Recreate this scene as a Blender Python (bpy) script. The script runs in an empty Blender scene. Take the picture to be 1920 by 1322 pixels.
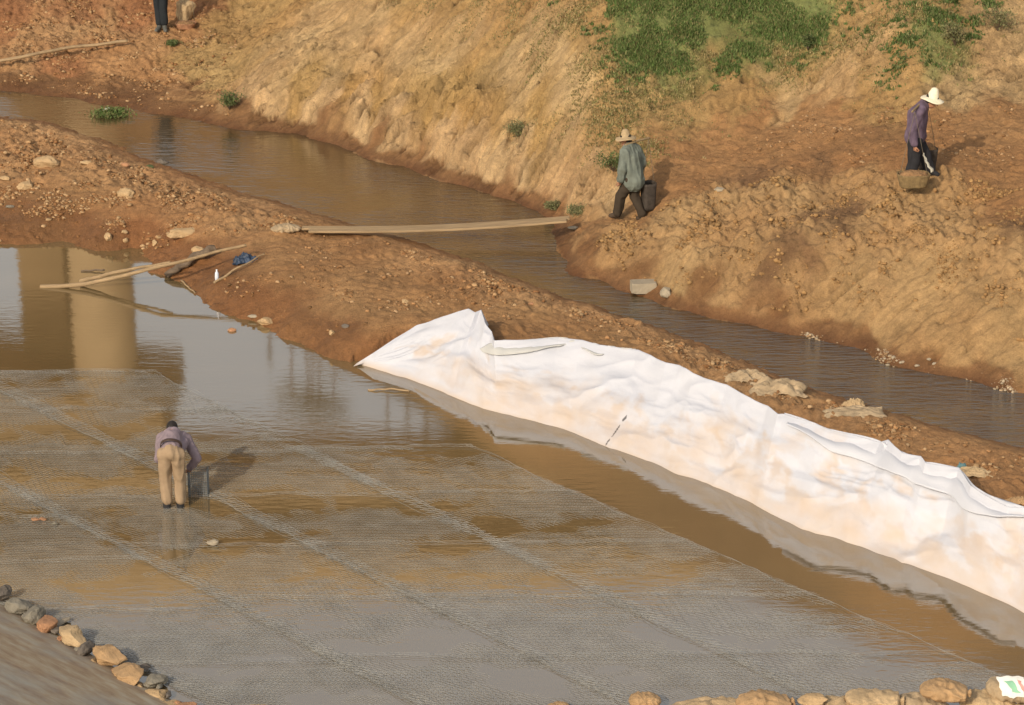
import bpy, math, random
import numpy as np
from mathutils import Vector, Matrix, Quaternion, Euler

# ------------------------------------------------------------------ camera, sky, sun
S = bpy.context.scene
F, PITCH, H = 5017.0, math.radians(20.0), 13.4
CP, SP = math.cos(PITCH), math.sin(PITCH)
cam_d = bpy.data.cameras.new('camera'); cam = bpy.data.objects.new('camera', cam_d)
S.collection.objects.link(cam); S.camera = cam
cam.location = (0, 0, H); cam.rotation_euler = (math.pi/2 - PITCH, 0, 0)
cam_d.sensor_width = 36; cam_d.lens = 36*F/1920; cam_d.clip_start = .5; cam_d.clip_end = 3000

SUN_EL, SUN_AZ = math.radians(30), math.atan2(-.50, -.86)      # azimuth measured from +Y towards +X
W = bpy.data.worlds.new('World'); S.world = W; W.use_nodes = True
nt = W.node_tree
bg = nt.nodes['Background']
sky = nt.nodes.new('ShaderNodeTexSky'); sky.sky_type = 'NISHITA'; sky.sun_disc = False
sky.sun_elevation = SUN_EL; sky.sun_rotation = SUN_AZ
sky.air_density = 1.0; sky.dust_density = 3.0; sky.ozone_density = .6
# pale haze low in the sky, thinning upwards
tcw = nt.nodes.new('ShaderNodeTexCoord'); sxw = nt.nodes.new('ShaderNodeSeparateXYZ'); nt.links.new(tcw.outputs['Generated'], sxw.inputs[0])
mrw = nt.nodes.new('ShaderNodeMapRange'); mrw.interpolation_type = 'SMOOTHSTEP'
mrw.inputs[1].default_value = .05; mrw.inputs[2].default_value = .95; mrw.inputs[3].default_value = 1; mrw.inputs[4].default_value = .22
nt.links.new(sxw.outputs[2], mrw.inputs[0])
hz = nt.nodes.new('ShaderNodeVectorMath'); hz.operation = 'SCALE'; hz.inputs[0].default_value = (5.3, 4.7, 3.45); nt.links.new(mrw.outputs[0], hz.inputs['Scale'])
adw = nt.nodes.new('ShaderNodeVectorMath'); adw.operation = 'ADD'; nt.links.new(sky.outputs[0], adw.inputs[0]); nt.links.new(hz.outputs[0], adw.inputs[1])
nt.links.new(adw.outputs[0], bg.inputs[0]); bg.inputs[1].default_value = .12
sd = bpy.data.lights.new('sun', 'SUN'); so = bpy.data.objects.new('sun', sd); S.collection.objects.link(so)
sd.energy = 3.0; sd.angle = math.radians(.6); sd.color = (1, .86, .68)
sdir = Vector((math.sin(SUN_AZ)*math.cos(SUN_EL), math.cos(SUN_AZ)*math.cos(SUN_EL), math.sin(SUN_EL)))
so.rotation_euler = sdir.to_track_quat('Z', 'Y').to_euler(); so.location = (-20, -20, 40)
S.view_settings.view_transform = 'Standard'; S.view_settings.look = 'None'
S.view_settings.exposure = 0.0; S.view_settings.gamma = 1

random.seed(4); rng = np.random.default_rng(11)
COL = S.collection

# ------------------------------------------------------------------ projection helpers (where on the ground a spot of the place lies)
def ray(u, v):
    a, b = (u - 960.0), -(v - 661.0)
    return np.array([a, F*CP + b*SP, -F*SP + b*CP])
def at(u, v, z=0.0):
    d = ray(u, v); t = (z - H)/d[2]
    return np.array([d[0]*t, d[1]*t, z])
def at_up(u, v, D):                                           # seen mirrored in the pool, D metres off
    d = ray(u, v); t = D/d[1]
    return np.array([d[0]*t, D, -H - d[2]*t])
def proj(x, y, z):
    dx, dy, dz = x, y, z - H
    dep = dy*CP - dz*SP; up = dy*SP + dz*CP
    return 960 + F*dx/dep, 661 - F*up/dep

# ------------------------------------------------------------------ noise
def _h(ix, iy, s):
    n = (ix.astype(np.int64)*374761393 + iy.astype(np.int64)*668265263 + s*1274126177) & 0xffffffff
    n = ((n ^ (n >> 13))*1274126177) & 0xffffffff
    n = ((n ^ (n >> 16))*2246822519) & 0xffffffff
    return (n ^ (n >> 15)) & 0xffffffff
def perlin(x, y, s=0):
    x0, y0 = np.floor(x), np.floor(y); fx, fy = x-x0, y-y0
    def g(a, b):
        t = _h(x0+a, y0+b, s)/4294967296.0*2*np.pi
        return np.cos(t)*(fx-a) + np.sin(t)*(fy-b)
    w = lambda t: t*t*t*(t*(t*6-15)+10)
    sx, sy = w(fx), w(fy)
    a = g(0, 0)*(1-sx) + g(1, 0)*sx; b = g(0, 1)*(1-sx) + g(1, 1)*sx
    return (a*(1-sy) + b*sy)*1.5
def fbm(x, y, o=4, s=0):
    r, a = 0, 1.0
    for i in range(o):
        r = r + a*perlin(x*2**i + 17.3*i, y*2**i - 9.1*i, s+i); a *= .5
    return r
def worley(x, y, s=0):
    x0, y0 = np.floor(x), np.floor(y); best = np.full(x.shape, 9.0)
    for a in (-1, 0, 1):
        for b in (-1, 0, 1):
            h = _h(x0+a, y0+b, s)
            px = x0+a+(h & 0xffff)/65536.0; py = y0+b+((h >> 16) & 0xffff)/65536.0
            best = np.minimum(best, np.hypot(px-x, py-y))
    return best
def perlin3(p, s=0):                                            # cheap 3-D noise from three planes
    return (perlin(p[:, 0]+p[:, 2]*.61, p[:, 1]-p[:, 2]*.43, s) + perlin(p[:, 1]+3.1, p[:, 2]+p[:, 0]*.37, s+7) + perlin(p[:, 2]-5.2, p[:, 0]+p[:, 1]*.29, s+13))/1.8

# ------------------------------------------------------------------ object helpers
def tag(o, label=None, cat=None, group=None, kind=None):
    if label: o['label'] = label
    if cat: o['category'] = cat
    if group: o['group'] = group
    if kind: o['kind'] = kind
    return o
def mesh_np(name, verts, faces, mat=None, parent=None, smooth=True, col=None, attrs=None):
    verts = np.asarray(verts, dtype=np.float32); faces = np.asarray(faces, dtype=np.int32)
    m = bpy.data.meshes.new(name); k = faces.shape[1]
    m.vertices.add(len(verts)); m.vertices.foreach_set('co', verts.ravel())
    m.loops.add(faces.size); m.loops.foreach_set('vertex_index', faces.ravel())
    m.polygons.add(len(faces)); m.polygons.foreach_set('loop_start', np.arange(0, faces.size, k, dtype=np.int32))
    m.polygons.foreach_set('loop_total', np.full(len(faces), k, dtype=np.int32))
    m.polygons.foreach_set('use_smooth', np.full(len(faces), smooth, dtype=bool))
    m.update(calc_edges=True); m.validate()
    if col is not None:
        a = m.color_attributes.new('Col', 'FLOAT_COLOR', 'POINT')
        c = np.ones((len(verts), 4), dtype=np.float32); c[:, :col.shape[1]] = col; a.data.foreach_set('color', c.ravel())
    o = bpy.data.objects.new(name, m); COL.objects.link(o)
    if mat: m.materials.append(mat)
    if parent: o.parent = parent
    return o
def grid_faces(nu, nv):
    i = np.arange(nu-1)[:, None]*nv + np.arange(nv-1)[None, :]
    return np.stack([i, i+nv, i+nv+1, i+1], -1).reshape(-1, 4)
def empty(name, loc=(0, 0, 0), rz=0):
    o = bpy.data.objects.new(name, None); COL.objects.link(o); o.location = loc; o.rotation_euler = (0, 0, rz)
    o.empty_display_size = .2
    return o
def new_mat(name):
    m = bpy.data.materials.new(name); m.use_nodes = True
    return m, m.node_tree, m.node_tree.nodes['Principled BSDF']
def N(nt, t, **k):
    n = nt.nodes.new(t)
    for a, b in k.items(): setattr(n, a, b)
    return n
def mat(name, c, rough=.8, var=.18, scale=8.0, bump=.3, bscale=40.0, bdist=.01, c2=None, attr=False, metal=0, stretch=None, spec=.35):
    m, t, p = new_mat(name); L = t.links.new
    tc = N(t, 'ShaderNodeTexCoord'); src = tc.outputs['Object']
    if stretch:
        mp = N(t, 'ShaderNodeMapping'); mp.inputs['Scale'].default_value = stretch; L(src, mp.inputs[0]); src = mp.outputs[0]
    n = N(t, 'ShaderNodeTexNoise'); n.inputs['Scale'].default_value = scale; n.inputs['Detail'].default_value = 6; L(src, n.inputs['Vector'])
    mr = N(t, 'ShaderNodeMapRange'); mr.inputs[1].default_value = .3; mr.inputs[2].default_value = .7; L(n.outputs[0], mr.inputs[0])
    mx = N(t, 'ShaderNodeMix', data_type='RGBA')
    a = tuple(max(0, x*(1-var)) for x in c); b = c2 or tuple(min(1, x*(1+var)) for x in c)
    mx.inputs[6].default_value = (*a, 1); mx.inputs[7].default_value = (*b, 1); L(mr.outputs[0], mx.inputs[0])
    out = mx.outputs[2]
    if attr:
        at_ = N(t, 'ShaderNodeAttribute', attribute_name='Col'); m2 = N(t, 'ShaderNodeMix', data_type='RGBA', blend_type='MULTIPLY')
        m2.inputs[0].default_value = 1; L(out, m2.inputs[6]); L(at_.outputs[0], m2.inputs[7]); out = m2.outputs[2]
    L(out, p.inputs['Base Color']); p.inputs['Roughness'].default_value = rough; p.inputs['Metallic'].default_value = metal
    p.inputs['Specular IOR Level'].default_value = spec
    n2 = N(t, 'ShaderNodeTexNoise'); n2.inputs['Scale'].default_value = bscale; n2.inputs['Detail'].default_value = 5; L(src, n2.inputs['Vector'])
    bp = N(t, 'ShaderNodeBump'); bp.inputs['Strength'].default_value = bump; bp.inputs['Distance'].default_value = bdist
    L(n2.outputs[0], bp.inputs['Height']); L(bp.outputs[0], p.inputs['Normal'])
    return m

# ------------------------------------------------------------------ the white sheet's three lines: foot in the water and crest
SW = .30                                                        # level of the stream; the pool lies at 0
C_px = [(672,683),(700,690),(760,707),(850,743),(906,765),(975,782),(1056,806),(1140,836),(1240,872),(1322,905),(1400,938),(1500,985),(1585,1018),(1676,1046),(1774,1082),(1850,1113),(1920,1148),(2150,1265)]
T_px = [(669,681),(700,662),(740,635),(782,610),(830,593),(862,584),(879,580),(892,588),(903,583),(910,606),(922,620),(926,639),(983,639),(1048,634),(1092,639),(1125,648),(1198,657),(1249,681),(1274,686),(1300,702),(1340,717),(1364,723),(1416,751),(1440,760),(1459,776),(1470,775),(1518,791),(1558,808),(1606,817),(1651,829),(1666,825),(1678,838),(1693,850),(1727,856),(1736,868),(1799,878),(1820,911),(1848,929),(1890,951),(1920,953),(1990,985),(2200,1090)]
HT_u = [669, 700, 782, 850, 905, 930, 1060, 1240, 1400, 1585, 1800, 1920, 2200]
HT_h = [.03, .20, .52, .80, .86, .74, .80, .92, .91, .97, .92, .87, .86]
def hcrest(u): return np.interp(u, HT_u, HT_h)
Tw = np.array([at(u, v, hcrest(u)) for u, v in T_px]); Cw = np.array([at(u, v, 0) for u, v in C_px])
def resample(P, n):
    d = np.r_[0, np.cumsum(np.linalg.norm(np.diff(P[:, :2], axis=0), axis=1))]
    s = np.linspace(0, d[-1], n)
    return np.stack([np.interp(s, d, P[:, i]) for i in range(P.shape[1])], 1)

# ------------------------------------------------------------------ terrain: measured spots (pixel of the photo, height) -> smooth surface
N_px = [(-900,140),(-300,185),(0,222),(80,235),(140,255),(200,285),(290,318),(330,333),(400,358),(470,378),(560,403),(620,424),(700,445),(800,470),(880,495),(950,528),(1000,543),(1100,570),(1200,606),(1300,645),(1400,690),(1500,735),(1600,765),(1700,795),(1800,822),(1920,852),(2300,1000),(2900,1240)]
F_px = [(-900,90),(-300,140),(0,170),(100,180),(200,197),(300,214),(420,236),(500,245),(560,250),(640,272),(760,310),(870,345),(960,372),(1010,395),(1045,415),(1035,440),(1060,480),(1130,522),(1200,553),(1290,582),(1400,604),(1500,626),(1600,650),(1700,690),(1800,706),(1920,738),(2300,860),(2900,1060)]
K = []
_Fu, _Fv = [p[0] for p in F_px[:15]], [p[1] for p in F_px[:15]]
def add(z, *pts):
    for u, v in pts: K.append(tuple(at(u, v, z)))
add(SW+.16, *N_px)
add(SW-.14, *[(u+10, v-22) for u, v in N_px])
add(SW+.0, *F_px)
add(SW-.16, *[(u-6, v+30) for u, v in F_px if not 1000 < u < 1060])
def up_from_shore(k, *pts):
    for u, v in pts: K.append(tuple(at(u, v, SW+(np.interp(u, _Fu, _Fv)-v)/k)))
BU, BVv, BZ = [1000,1040,1100,1180,1260,1340,1420,1500,1650,1760,1850,1920,2200], [398,400,375,345,300,265,225,190,215,205,185,165,120], [.33,.38,.78,.95,1.2,1.45,1.7,1.88,2.0,2.12,2.18,2.25,2.4]
def up_from_path(k, *pts):
    for u, v in pts: K.append(tuple(at(u, v, np.interp(u, BU, BZ)+(np.interp(u, BU, BVv)-v)/k)))
# wet ledge and cliff above the far shore
up_from_shore(150, (0,155),(100,165),(200,180),(300,195),(420,212))
add(.75, (0,60),(60,100),(150,90),(220,100),(300,100),(250,60)); add(.5, (0,125),(110,135),(250,140),(330,150),(380,180))
add(1.1, (0,0),(100,10),(200,10),(300,15)); add(.95, (300,56),(350,50)); add(1.2, (400,20),(470,10)); add(.9, (420,90),(470,60))
add(.6, (380,130),(430,160)); add(1.25, (530,10)); add(1.0,(500,70)); add(.75,(455,125))
up_from_shore(118, (450,215),(560,222),(650,240),(760,275),(870,310),(960,338))
up_from_shore(135, (480,190),(560,190),(520,150),(600,180),(700,215),(800,250),(900,285),(990,320))
up_from_shore(145, (560,95),(640,130),(740,165),(850,200),(960,235),(620,50),(680,70),(800,100),(920,140),(1000,180),(660,0),(730,10),(860,30),(980,60),(830,-20),(950,-10))
up_from_path(150, (1080,340),(1120,310),(1060,270),(1150,270),(1180,200),(1260,225),(1100,180),(1150,150),(1250,170),(1330,175),(1400,165),(1200,90),(1300,110),(1400,110),(1480,100),(1530,60),(1200,20),(1350,30),(1480,20),(1560,0),(1080,20),(1090,100))
up_from_path(150, (1480,150),(1550,120),(1600,60),(1650,20),(1650,170),(1700,140),(1600,160),(1760,110),(1800,90),(1780,180),(1840,165),(1880,60),(1800,20),(1900,0),(1910,110))
add(2.25,(1840,195),(1910,172))
# path and mounds of the right bank
add(.45,(1060,422),(1080,435)); add(.72,(1100,425),(1130,415),(1165,414),(1200,414)); add(.98,(1225,385),(1240,372)); add(1.2,(1270,345),(1300,330),(1240,335)); add(1.4,(1360,300),(1340,275),(1280,300)); add(1.65,(1450,260),(1420,235)); add(1.85,(1530,225),(1500,205)); add(1.98,(1600,215))
add(1.12,(1255,395),(1310,375)); add(1.3,(1350,358),(1400,350)); add(1.55,(1450,335),(1520,325),(1580,325)); add(1.78,(1640,340),(1705,352),(1660,320)); add(1.95,(1760,320),(1740,290)); add(2.02,(1800,280),(1750,240),(1700,245)); add(2.12,(1850,240)); add(1.98,(1640,240))
add(2.15,(1900,230)); add(1.9,(1870,310),(1915,330)); add(1.75,(1850,370),(1920,400),(1860,430))
add(.6,(1090,460),(1150,480),(1180,500)); add(.95,(1140,440),(1200,450),(1240,430)); add(1.1,(1300,430),(1380,420)); add(1.35,(1480,400),(1560,390)); add(1.6,(1700,400),(1780,400))
add(.55,(1220,515),(1300,545),(1400,570),(1500,592),(1600,610),(1700,650),(1800,668),(1900,690)); add(.95,(1300,490),(1420,500),(1540,520),(1650,540),(1760,580),(1880,600)); add(1.35,(1450,450),(1600,460),(1720,480),(1840,510),(1910,530))
add(2.6,(2100,100)); add(2.6,(2100,300)); add(1.7,(2200,500)); add(1.0,(2300,700))
# left bank and berm
add(.5,(60,260),(120,280),(200,320),(300,350),(380,380),(460,405)); add(.55,(60,310),(150,330),(240,370),(330,400),(420,420),(520,432)); add(.3,(60,390),(150,400),(230,430)); add(.12,(60,440),(180,452),(280,468),(320,500)); add(.3,(340,450),(400,465)); add(.45,(520,470),(460,440),(600,450)); 
add(.0,(0,462),(60,458),(120,455),(200,472),(300,490),(330,525),(365,548),(400,577),(440,592),(480,605),(520,618),(560,640),(600,657),(660,682))
add(.22,(400,530),(450,560),(540,600),(620,635)); add(.42,(520,530),(620,570),(700,620),(760,600)); add(.5,(640,490),(740,520),(850,560),(960,600))
add(-.3,(0,500),(60,500),(150,520),(240,560),(330,600),(420,640),(520,690),(600,720),(680,730),(250,500))
add(-.45,*[(u-30, v+60) for u, v in C_px[3:]]); add(-.02,*[(u, v) for u, v in C_px[1:]])
add(.52,(980,600),(1100,620),(1180,640)); add(.55,(1260,660),(1350,700),(1450,745),(1560,785),(1660,810),(1760,840),(1860,880),(1915,905),(2100,1010))
for (u, v), p in list(zip(T_px, Tw))[2:]:
    if u < 900 or u > 930:
        K.append((p[0]+.05, p[1]-.05, max(.0, p[2]-.22))); 
        if u < 1750: K.append((p[0]+.12, p[1]+.45, .48))
        else: K.append((p[0]+.18, p[1]+.40, .60))
add(-.5,(0,700),(200,700),(400,760),(100,850),(300,950),(600,850),(800,900),(500,1050),(900,1000),(700,1150),(1100,1080),(1000,1250),(1300,1150),(1600,1220),(400,1200),(1400,1290),(700,1330),(1800,1250))
add(-.4,(0,1080),(150,1180),(300,1300)); add(.05,(1250,1335),(1500,1330),(1780,1325)); add(-.3,(1950,1290),(2200,1400)); add(.2,(1300,1420),(1600,1420),(400,1450),(900,1450)); add(-.1,(480,1330),(1045,1335))
# far surroundings beyond the picture
ridge = [at_up(u, v, 75) for u, v in ((-300,480),(0,500),(250,545),(430,598),(560,655),(680,712),(800,768),(900,822),(1300,1008),(1500,1093),(1700,1165),(1920,1225),(2400,1330))]
for p in ridge: K.append((p[0], p[1], p[2] - (3.5 if p[0] < -10 else .0)))
for p in ridge: K.append((p[0], p[1]+10, p[2] - (4 if p[0] < -10 else .5)))
for x, y, z in ((-30,75,4),(-60,60,3),(-60,90,5),(-30,110,8),(0,120,16),(40,110,22),(60,80,20),(30,60,12),(40,40,6),(30,30,2),(25,20,1),(60,0,2),(0,15,.3),(-10,15,.4),(10,15,.4),(-40,20,2),(-60,0,2),(-30,40,.2),(-60,40,1),(-20,62,1.5),(-12,62,1.8),(-7,62,4),(-2.2,62,10.0),(-.8,62,11.4),(1.85,62,13.0),(4.3,62,14.3),(7.1,62,15.6),(9.7,62,16.7),(12.6,62,17.8),(16,62,18.5),(0,-30,1),(40,-30,2),(-40,-30,2)):
    K.append((x, y, z))
K = np.array(K)
_, ui = np.unique(np.round(K[:, :2], 2), axis=0, return_index=True); K = K[np.sort(ui)]
def phi(a, b): return np.sqrt((a[:, None, 0]-b[None, :, 0])**2 + (a[:, None, 1]-b[None, :, 1])**2 + .01)
n = len(K); A = np.zeros((n+3, n+3)); A[:n, :n] = phi(K, K) - np.eye(n)*.10
A[:n, n] = 1; A[:n, n+1:n+3] = K[:, :2]; A[n:, :n] = A[:n, n:].T
wts = np.linalg.solve(A, np.r_[K[:, 2], 0, 0, 0])
def base_z(x, y):
    out = np.empty(len(x)); P = np.stack([x, y], 1)
    for i in range(0, len(x), 20000):
        q = P[i:i+20000]; out[i:i+20000] = phi(q, K) @ wts[:n] + wts[n] + q @ wts[n+1:]
    return out
def axis(lo, hi, step, far_lo, far_hi, g=1.12):
    a = list(np.arange(lo, hi, step)); s = step
    while a[-1] < far_hi: s *= g; a.append(a[-1]+s)
    s = step; b = []
    x = lo
    while x > far_lo: s *= g; x -= s; b.append(x)
    return np.array(b[::-1] + a)
gx = axis(-11.5, 11.5, .029, -500, 500); gy = axis(30.5, 58.0, .033, -200, 900, 1.09)
NX, NY = len(gx), len(gy)
def thin(a, lo, hi):
    m = (a > lo) & (a < hi); d = a[m][::5]
    return np.unique(np.r_[a[a <= lo], d, a[m][-1:], a[a >= hi]])
cx_, cy_ = thin(gx, -11.5, 11.5), thin(gy, 30.5, 58)
X, Y = np.meshgrid(gx, gy, indexing='ij')
cX, cY = np.meshgrid(cx_, cy_, indexing='ij')
cZ = base_z(cX.ravel(), cY.ravel()).reshape(cX.shape)
def interp_grid(ax, ay, G, x, y):
    i = np.clip(np.searchsorted(ax, x)-1, 0, len(ax)-2); j = np.clip(np.searchsorted(ay, y)-1, 0, len(ay)-2)
    fx = np.clip((x-ax[i])/(ax[i+1]-ax[i]), 0, 1); fy = np.clip((y-ay[j])/(ay[j+1]-ay[j]), 0, 1)
    return (G[i, j]*(1-fx)+G[i+1, j]*fx)*(1-fy) + (G[i, j+1]*(1-fx)+G[i+1, j+1]*fx)*fy
far = np.hypot(cX, cY-45)
cZ = np.where(far > 90, cZ*np.clip(1-(far-90)/300, 0, 1) + 6*np.clip((far-90)/300, 0, 1), cZ); cZ = np.clip(cZ, -.6, 30)
_u, _v = proj(cX, cY, cZ)
cliff = (cY > 30) & (cZ > .45) & (cX > -12) & (cX < 14) & (_v < np.interp(_u, BU, BVv)+20)
for _ in range(12):                                             # the cut bank is smoother than the measured spots
    Zb = cZ.copy(); Zb[1:-1, 1:-1] = (cZ[:-2, 1:-1]+cZ[2:, 1:-1]+cZ[1:-1, :-2]+cZ[1:-1, 2:]+cZ[1:-1, 1:-1]*2)/6
    cZ = np.where(cliff, Zb, cZ)
Z0 = interp_grid(cx_, cy_, cZ, X.ravel(), Y.ravel())
xr, yr = X.ravel(), Y.ravel()

# soil kinds: colour, lumpiness, rills
KIND = dict(
 mud=((.30,.165,.070), .45, 0), mudl=((.34,.185,.08), .55, 0), stony=((.34,.195,.09), 1.0, 0), clod=((.335,.208,.095), 1.15, .1), sand=((.425,.285,.140), .12, .8),
 pale=((.52,.355,.185), .2, 1.1), ochre=((.40,.25,.095), .3, 1.6), wet=((.17,.085,.035), .2, .3), path=((.275,.145,.060), .35, .1), fine=((.355,.225,.102), .2, .4), dry=((.34,.215,.088), .5, .6), green=((.15,.165,.055), .5, .2), red=((.265,.125,.055), .7, 0), dark=((.17,.095,.045), .6, 0))
SP_ = dict(
 red=[(20,30),(250,25),(380,20),(100,140),(150,20)],
 stony=[(60,60),(150,70),(200,50),(60,250),(130,280),(220,310),(300,345),(400,390),(360,370),(460,410),(30,300),(1290,625),(1400,700),(1330,670),(1500,745),(1620,790),(880,505),(980,550),(1100,585),(1200,625),(40,110)],
 mudl=[(330,165),(300,180),(0,150),(200,130),(260,110),(300,150),(340,60),(250,420),(300,440),(380,430),(460,440),(80,330),(1560,770),(1700,820),(1800,845),(1900,890),(800,500)],
 mud=[(60,380),(150,390),(200,450),(100,440),(550,450),(620,470),(520,500),(600,530),(700,500),(800,540),(900,580),(700,580),(600,600),(500,570),(780,560),(1000,600),(1100,625),(430,540),(1200,640),(1650,812),(650,640)],
 dry=[(400,150),(440,110),(350,130),(480,70),(540,10),(400,60),(440,20),(500,20),(380,110),(1100,60),(1120,140),(960,40),(870,10),(1240,190),(1150,230),(1300,190),(1400,180),(1350,140),(1500,120),(1620,130),(1690,110),(1780,40),(1700,180),(1640,190),(1580,60),(900,100),(1120,20),(760,10),(1660,10)],
 sand=[(620,30),(560,90),(700,60),(640,110),(760,90),(840,110),(950,130),(1000,80),(880,60),(1050,110),(1060,180),(520,150),(980,180),(1540,170),(1600,130),(1480,185),(1680,40),(1640,90),(1800,150),(1880,110),(1910,50),(1860,150),(1780,170)],
 ochre=[(560,175),(640,185),(720,190),(800,195),(880,205),(940,215),(860,180),(960,200),(760,215),(1020,215)],
 pale=[(470,200),(520,200),(600,215),(680,225),(760,250),(830,270),(900,295),(980,320),(1040,340),(730,225),(860,290),(1100,345),(1130,360),(940,290)],
 wet=[(440,235),(520,240),(600,258),(700,285),(780,308),(860,335),(940,360),(1000,385),(1040,400),(300,205),(120,172),(1060,430),(1090,480),(1180,530),(1300,572),(1450,608),(1600,640),(1700,680),(1850,708)],
 path=[(1120,420),(1180,415),(1230,370),(1300,330),(1280,290),(1380,290),(1350,260),(1450,250),(1420,220),(1520,215),(1580,200),(1500,290),(1600,290),(1640,240),(1750,240),(1820,220),(1880,200),(1850,280),(1780,300),(1900,300),(1900,400),(1550,260),(1700,290),(1860,360)],
 clod=[(1130,460),(1200,470),(1180,440),(1250,430),(1300,400),(1350,375),(1300,480),(1400,380),(1420,440),(1380,520),(1480,360),(1600,340),(1700,360),(1780,350),(1650,400),(1740,420),(1820,440),(1880,480),(1500,440),(1600,460),(1480,540),(1640,500),(1110,375),(1400,480),(1060,445)],
 dark=[(1540,410),(1500,470),(1590,400),(1420,330),(1560,290),(1910,420),(1640,235),(1460,500)],
 fine=[(1580,560),(1700,560),(1650,600),(1780,600),(1850,560),(1550,600),(1750,520),(1900,620),(1850,660),(1600,520),(1250,540),(1700,620)],
 green=[(1200,90),(1260,60),(1330,70),(1400,60),(1480,40),(1250,110),(1330,20),(1180,40),(1220,20),(1540,10),(1420,100),(1730,70),(1770,110)])
def hit(u, v, zf=None):
    d = ray(u, v); t0, t1 = (12 - H)/d[2], (-.6 - H)/d[2]
    ts = np.linspace(t0, t1, 700); x, y, z = d[0]*ts, d[1]*ts, H + d[2]*ts
    g = (zf or gz)(x, y); i = int(np.argmax(z < g)) if (z < g).any() else len(ts)-1
    if i > 0:
        a, b = z[i-1]-g[i-1], z[i]-g[i]; k = a/(a-b+1e-9); t = ts[i-1]+(ts[i]-ts[i-1])*k
    else: t = ts[i]
    x, y = d[0]*t, d[1]*t
    return np.array([x, y, H + d[2]*t])
bz = lambda x, y: interp_grid(cx_, cy_, cZ, x, y)
cp, cc = [], []
for k, pts in SP_.items():
    for u, v in pts:
        cp.append(hit(u, v, bz)[:2]); cc.append(KIND[k][0] + (KIND[k][1], KIND[k][2]))
for x, y, k in ((-30,60,'mudl'),(-20,75,'dry'),(0,75,'dry'),(15,75,'dry'),(10,66,'mudl'),(0,60,'mudl'),(5,60,'dark'),(10,60,'mudl'),(2,64,'dark'),(8,64,'dark'),(-3,62,'mudl'),(14,62,'dark'),(30,60,'dry'),(0,66,'dry'),(20,40,'clod'),(20,25,'mud'),(0,20,'mud'),(-20,30,'mud'),(-30,100,'dry'),(20,110,'dry'),(4,28,'mudl'),(7,25,'mudl'),(-4,26,'mudl')):
    cp.append((x, y)); cc.append(KIND[k][0] + (KIND[k][1], KIND[k][2]))
cp, cc = np.array(cp), np.array(cc)
wx = fbm(xr*1.1, yr*1.1, 4, 50)*.28; wy = fbm(xr*1.1+40, yr*1.1, 4, 60)*.45
A5 = np.empty((len(xr), 5))
for i in range(0, len(xr), 20000):
    qx = (xr+wx)[i:i+20000, None] - cp[None, :, 0]; qy = ((yr+wy)[i:i+20000, None] - cp[None, :, 1])*.55
    w = 1/(qx*qx+qy*qy+.02)**2.2; w /= w.sum(1, keepdims=True); A5[i:i+20000] = w @ cc
rough, rill = A5[:, 3], A5[:, 4]
dense = (xr > -13) & (xr < 13) & (yr > 29) & (yr < 64)
near = np.clip(np.minimum(np.abs(Z0-SW), 1)/.25, .3, 1)
# down-slope streaks and broken ledges on the cut bank
sa, sb = (xr*.86+yr*.51), (xr*.51-yr*.86)
rl = 1-np.abs(fbm(sb*4.2+fbm(xr*.9, yr*.9, 2, 8)*1.2, sa*.6, 3, 21))*1.7
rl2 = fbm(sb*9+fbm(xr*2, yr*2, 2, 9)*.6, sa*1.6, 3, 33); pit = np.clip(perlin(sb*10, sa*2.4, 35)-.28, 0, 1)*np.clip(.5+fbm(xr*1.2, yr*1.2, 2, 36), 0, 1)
big = fbm(xr*.9, yr*.9, 4, 3)
w1 = worley(xr*3.1+wx, yr*3.1, 4); w2 = worley(xr*7.3, yr*7.3+wx, 5); w3 = worley(xr*14, yr*14, 6)
lump = (.55-w1)*.15*np.clip(.4+fbm(xr*1.7, yr*1.7, 2, 70), 0, 1.3) + (.5-w2)*.04 + (.5-w3)*.03 + (np.abs(perlin(xr*4.5+wx*2, yr*4.5, 401))-.3)*.11 + (np.abs(perlin(xr*10, yr*10+wx, 402))-.3)*.060 + (np.abs(perlin(xr*19, yr*19, 403))-.3)*.035
dz = big*(.035+.05*rough) + lump*rough + (-(1-rl)*.10 + rl2*.09 - pit*.75)*rill + fbm(xr*9, yr*9, 3, 90)*.012
led = np.clip(worley(sb*1.5, sa*.8, 44)-.45, 0, 1)*-.25*np.clip(rill-.5, 0, 1)
_u, _v = proj(xr, yr, Z0); cut = (_u < 1060) & (_u > 380) & (_v < np.interp(_u, [p[0] for p in F_px[:15]], [p[1] for p in F_px[:15]])+6) & (yr > 30)
_S = lambda t: (lambda q: q*q*(3-2*q))(np.clip(t, 0, 1))
hgt_ = Z0-SW; _n = fbm(xr*1.3, yr*1.3, 3, 140)*.16
dz = dz + np.where(cut, .17*_S((hgt_-.33+_n)/.07) - .17*_S((hgt_-.6)/.9) + .09*_S((hgt_-.95+_n*1.5)/.06) - .09*_S((hgt_-1.1)/.6), 0)*np.clip((_u-440)/60, 0, 1)*np.clip((1055-_u)/110, 0, 1)
Z = np.where(dense, Z0 + (dz+led)*near, Z0 + fbm(xr*.12, yr*.12, 4, 2)*.4*np.clip((np.hypot(xr, yr-45)-25)/20, 0, 1))
ZG = Z.reshape(NX, NY)
# the sheet lies on the dam: keep the soil under it
def gz(x, y):
    x = np.atleast_1d(np.asarray(x, float)); y = np.atleast_1d(np.asarray(y, float))
    return interp_grid(gx, gy, ZG, x, y)

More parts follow.
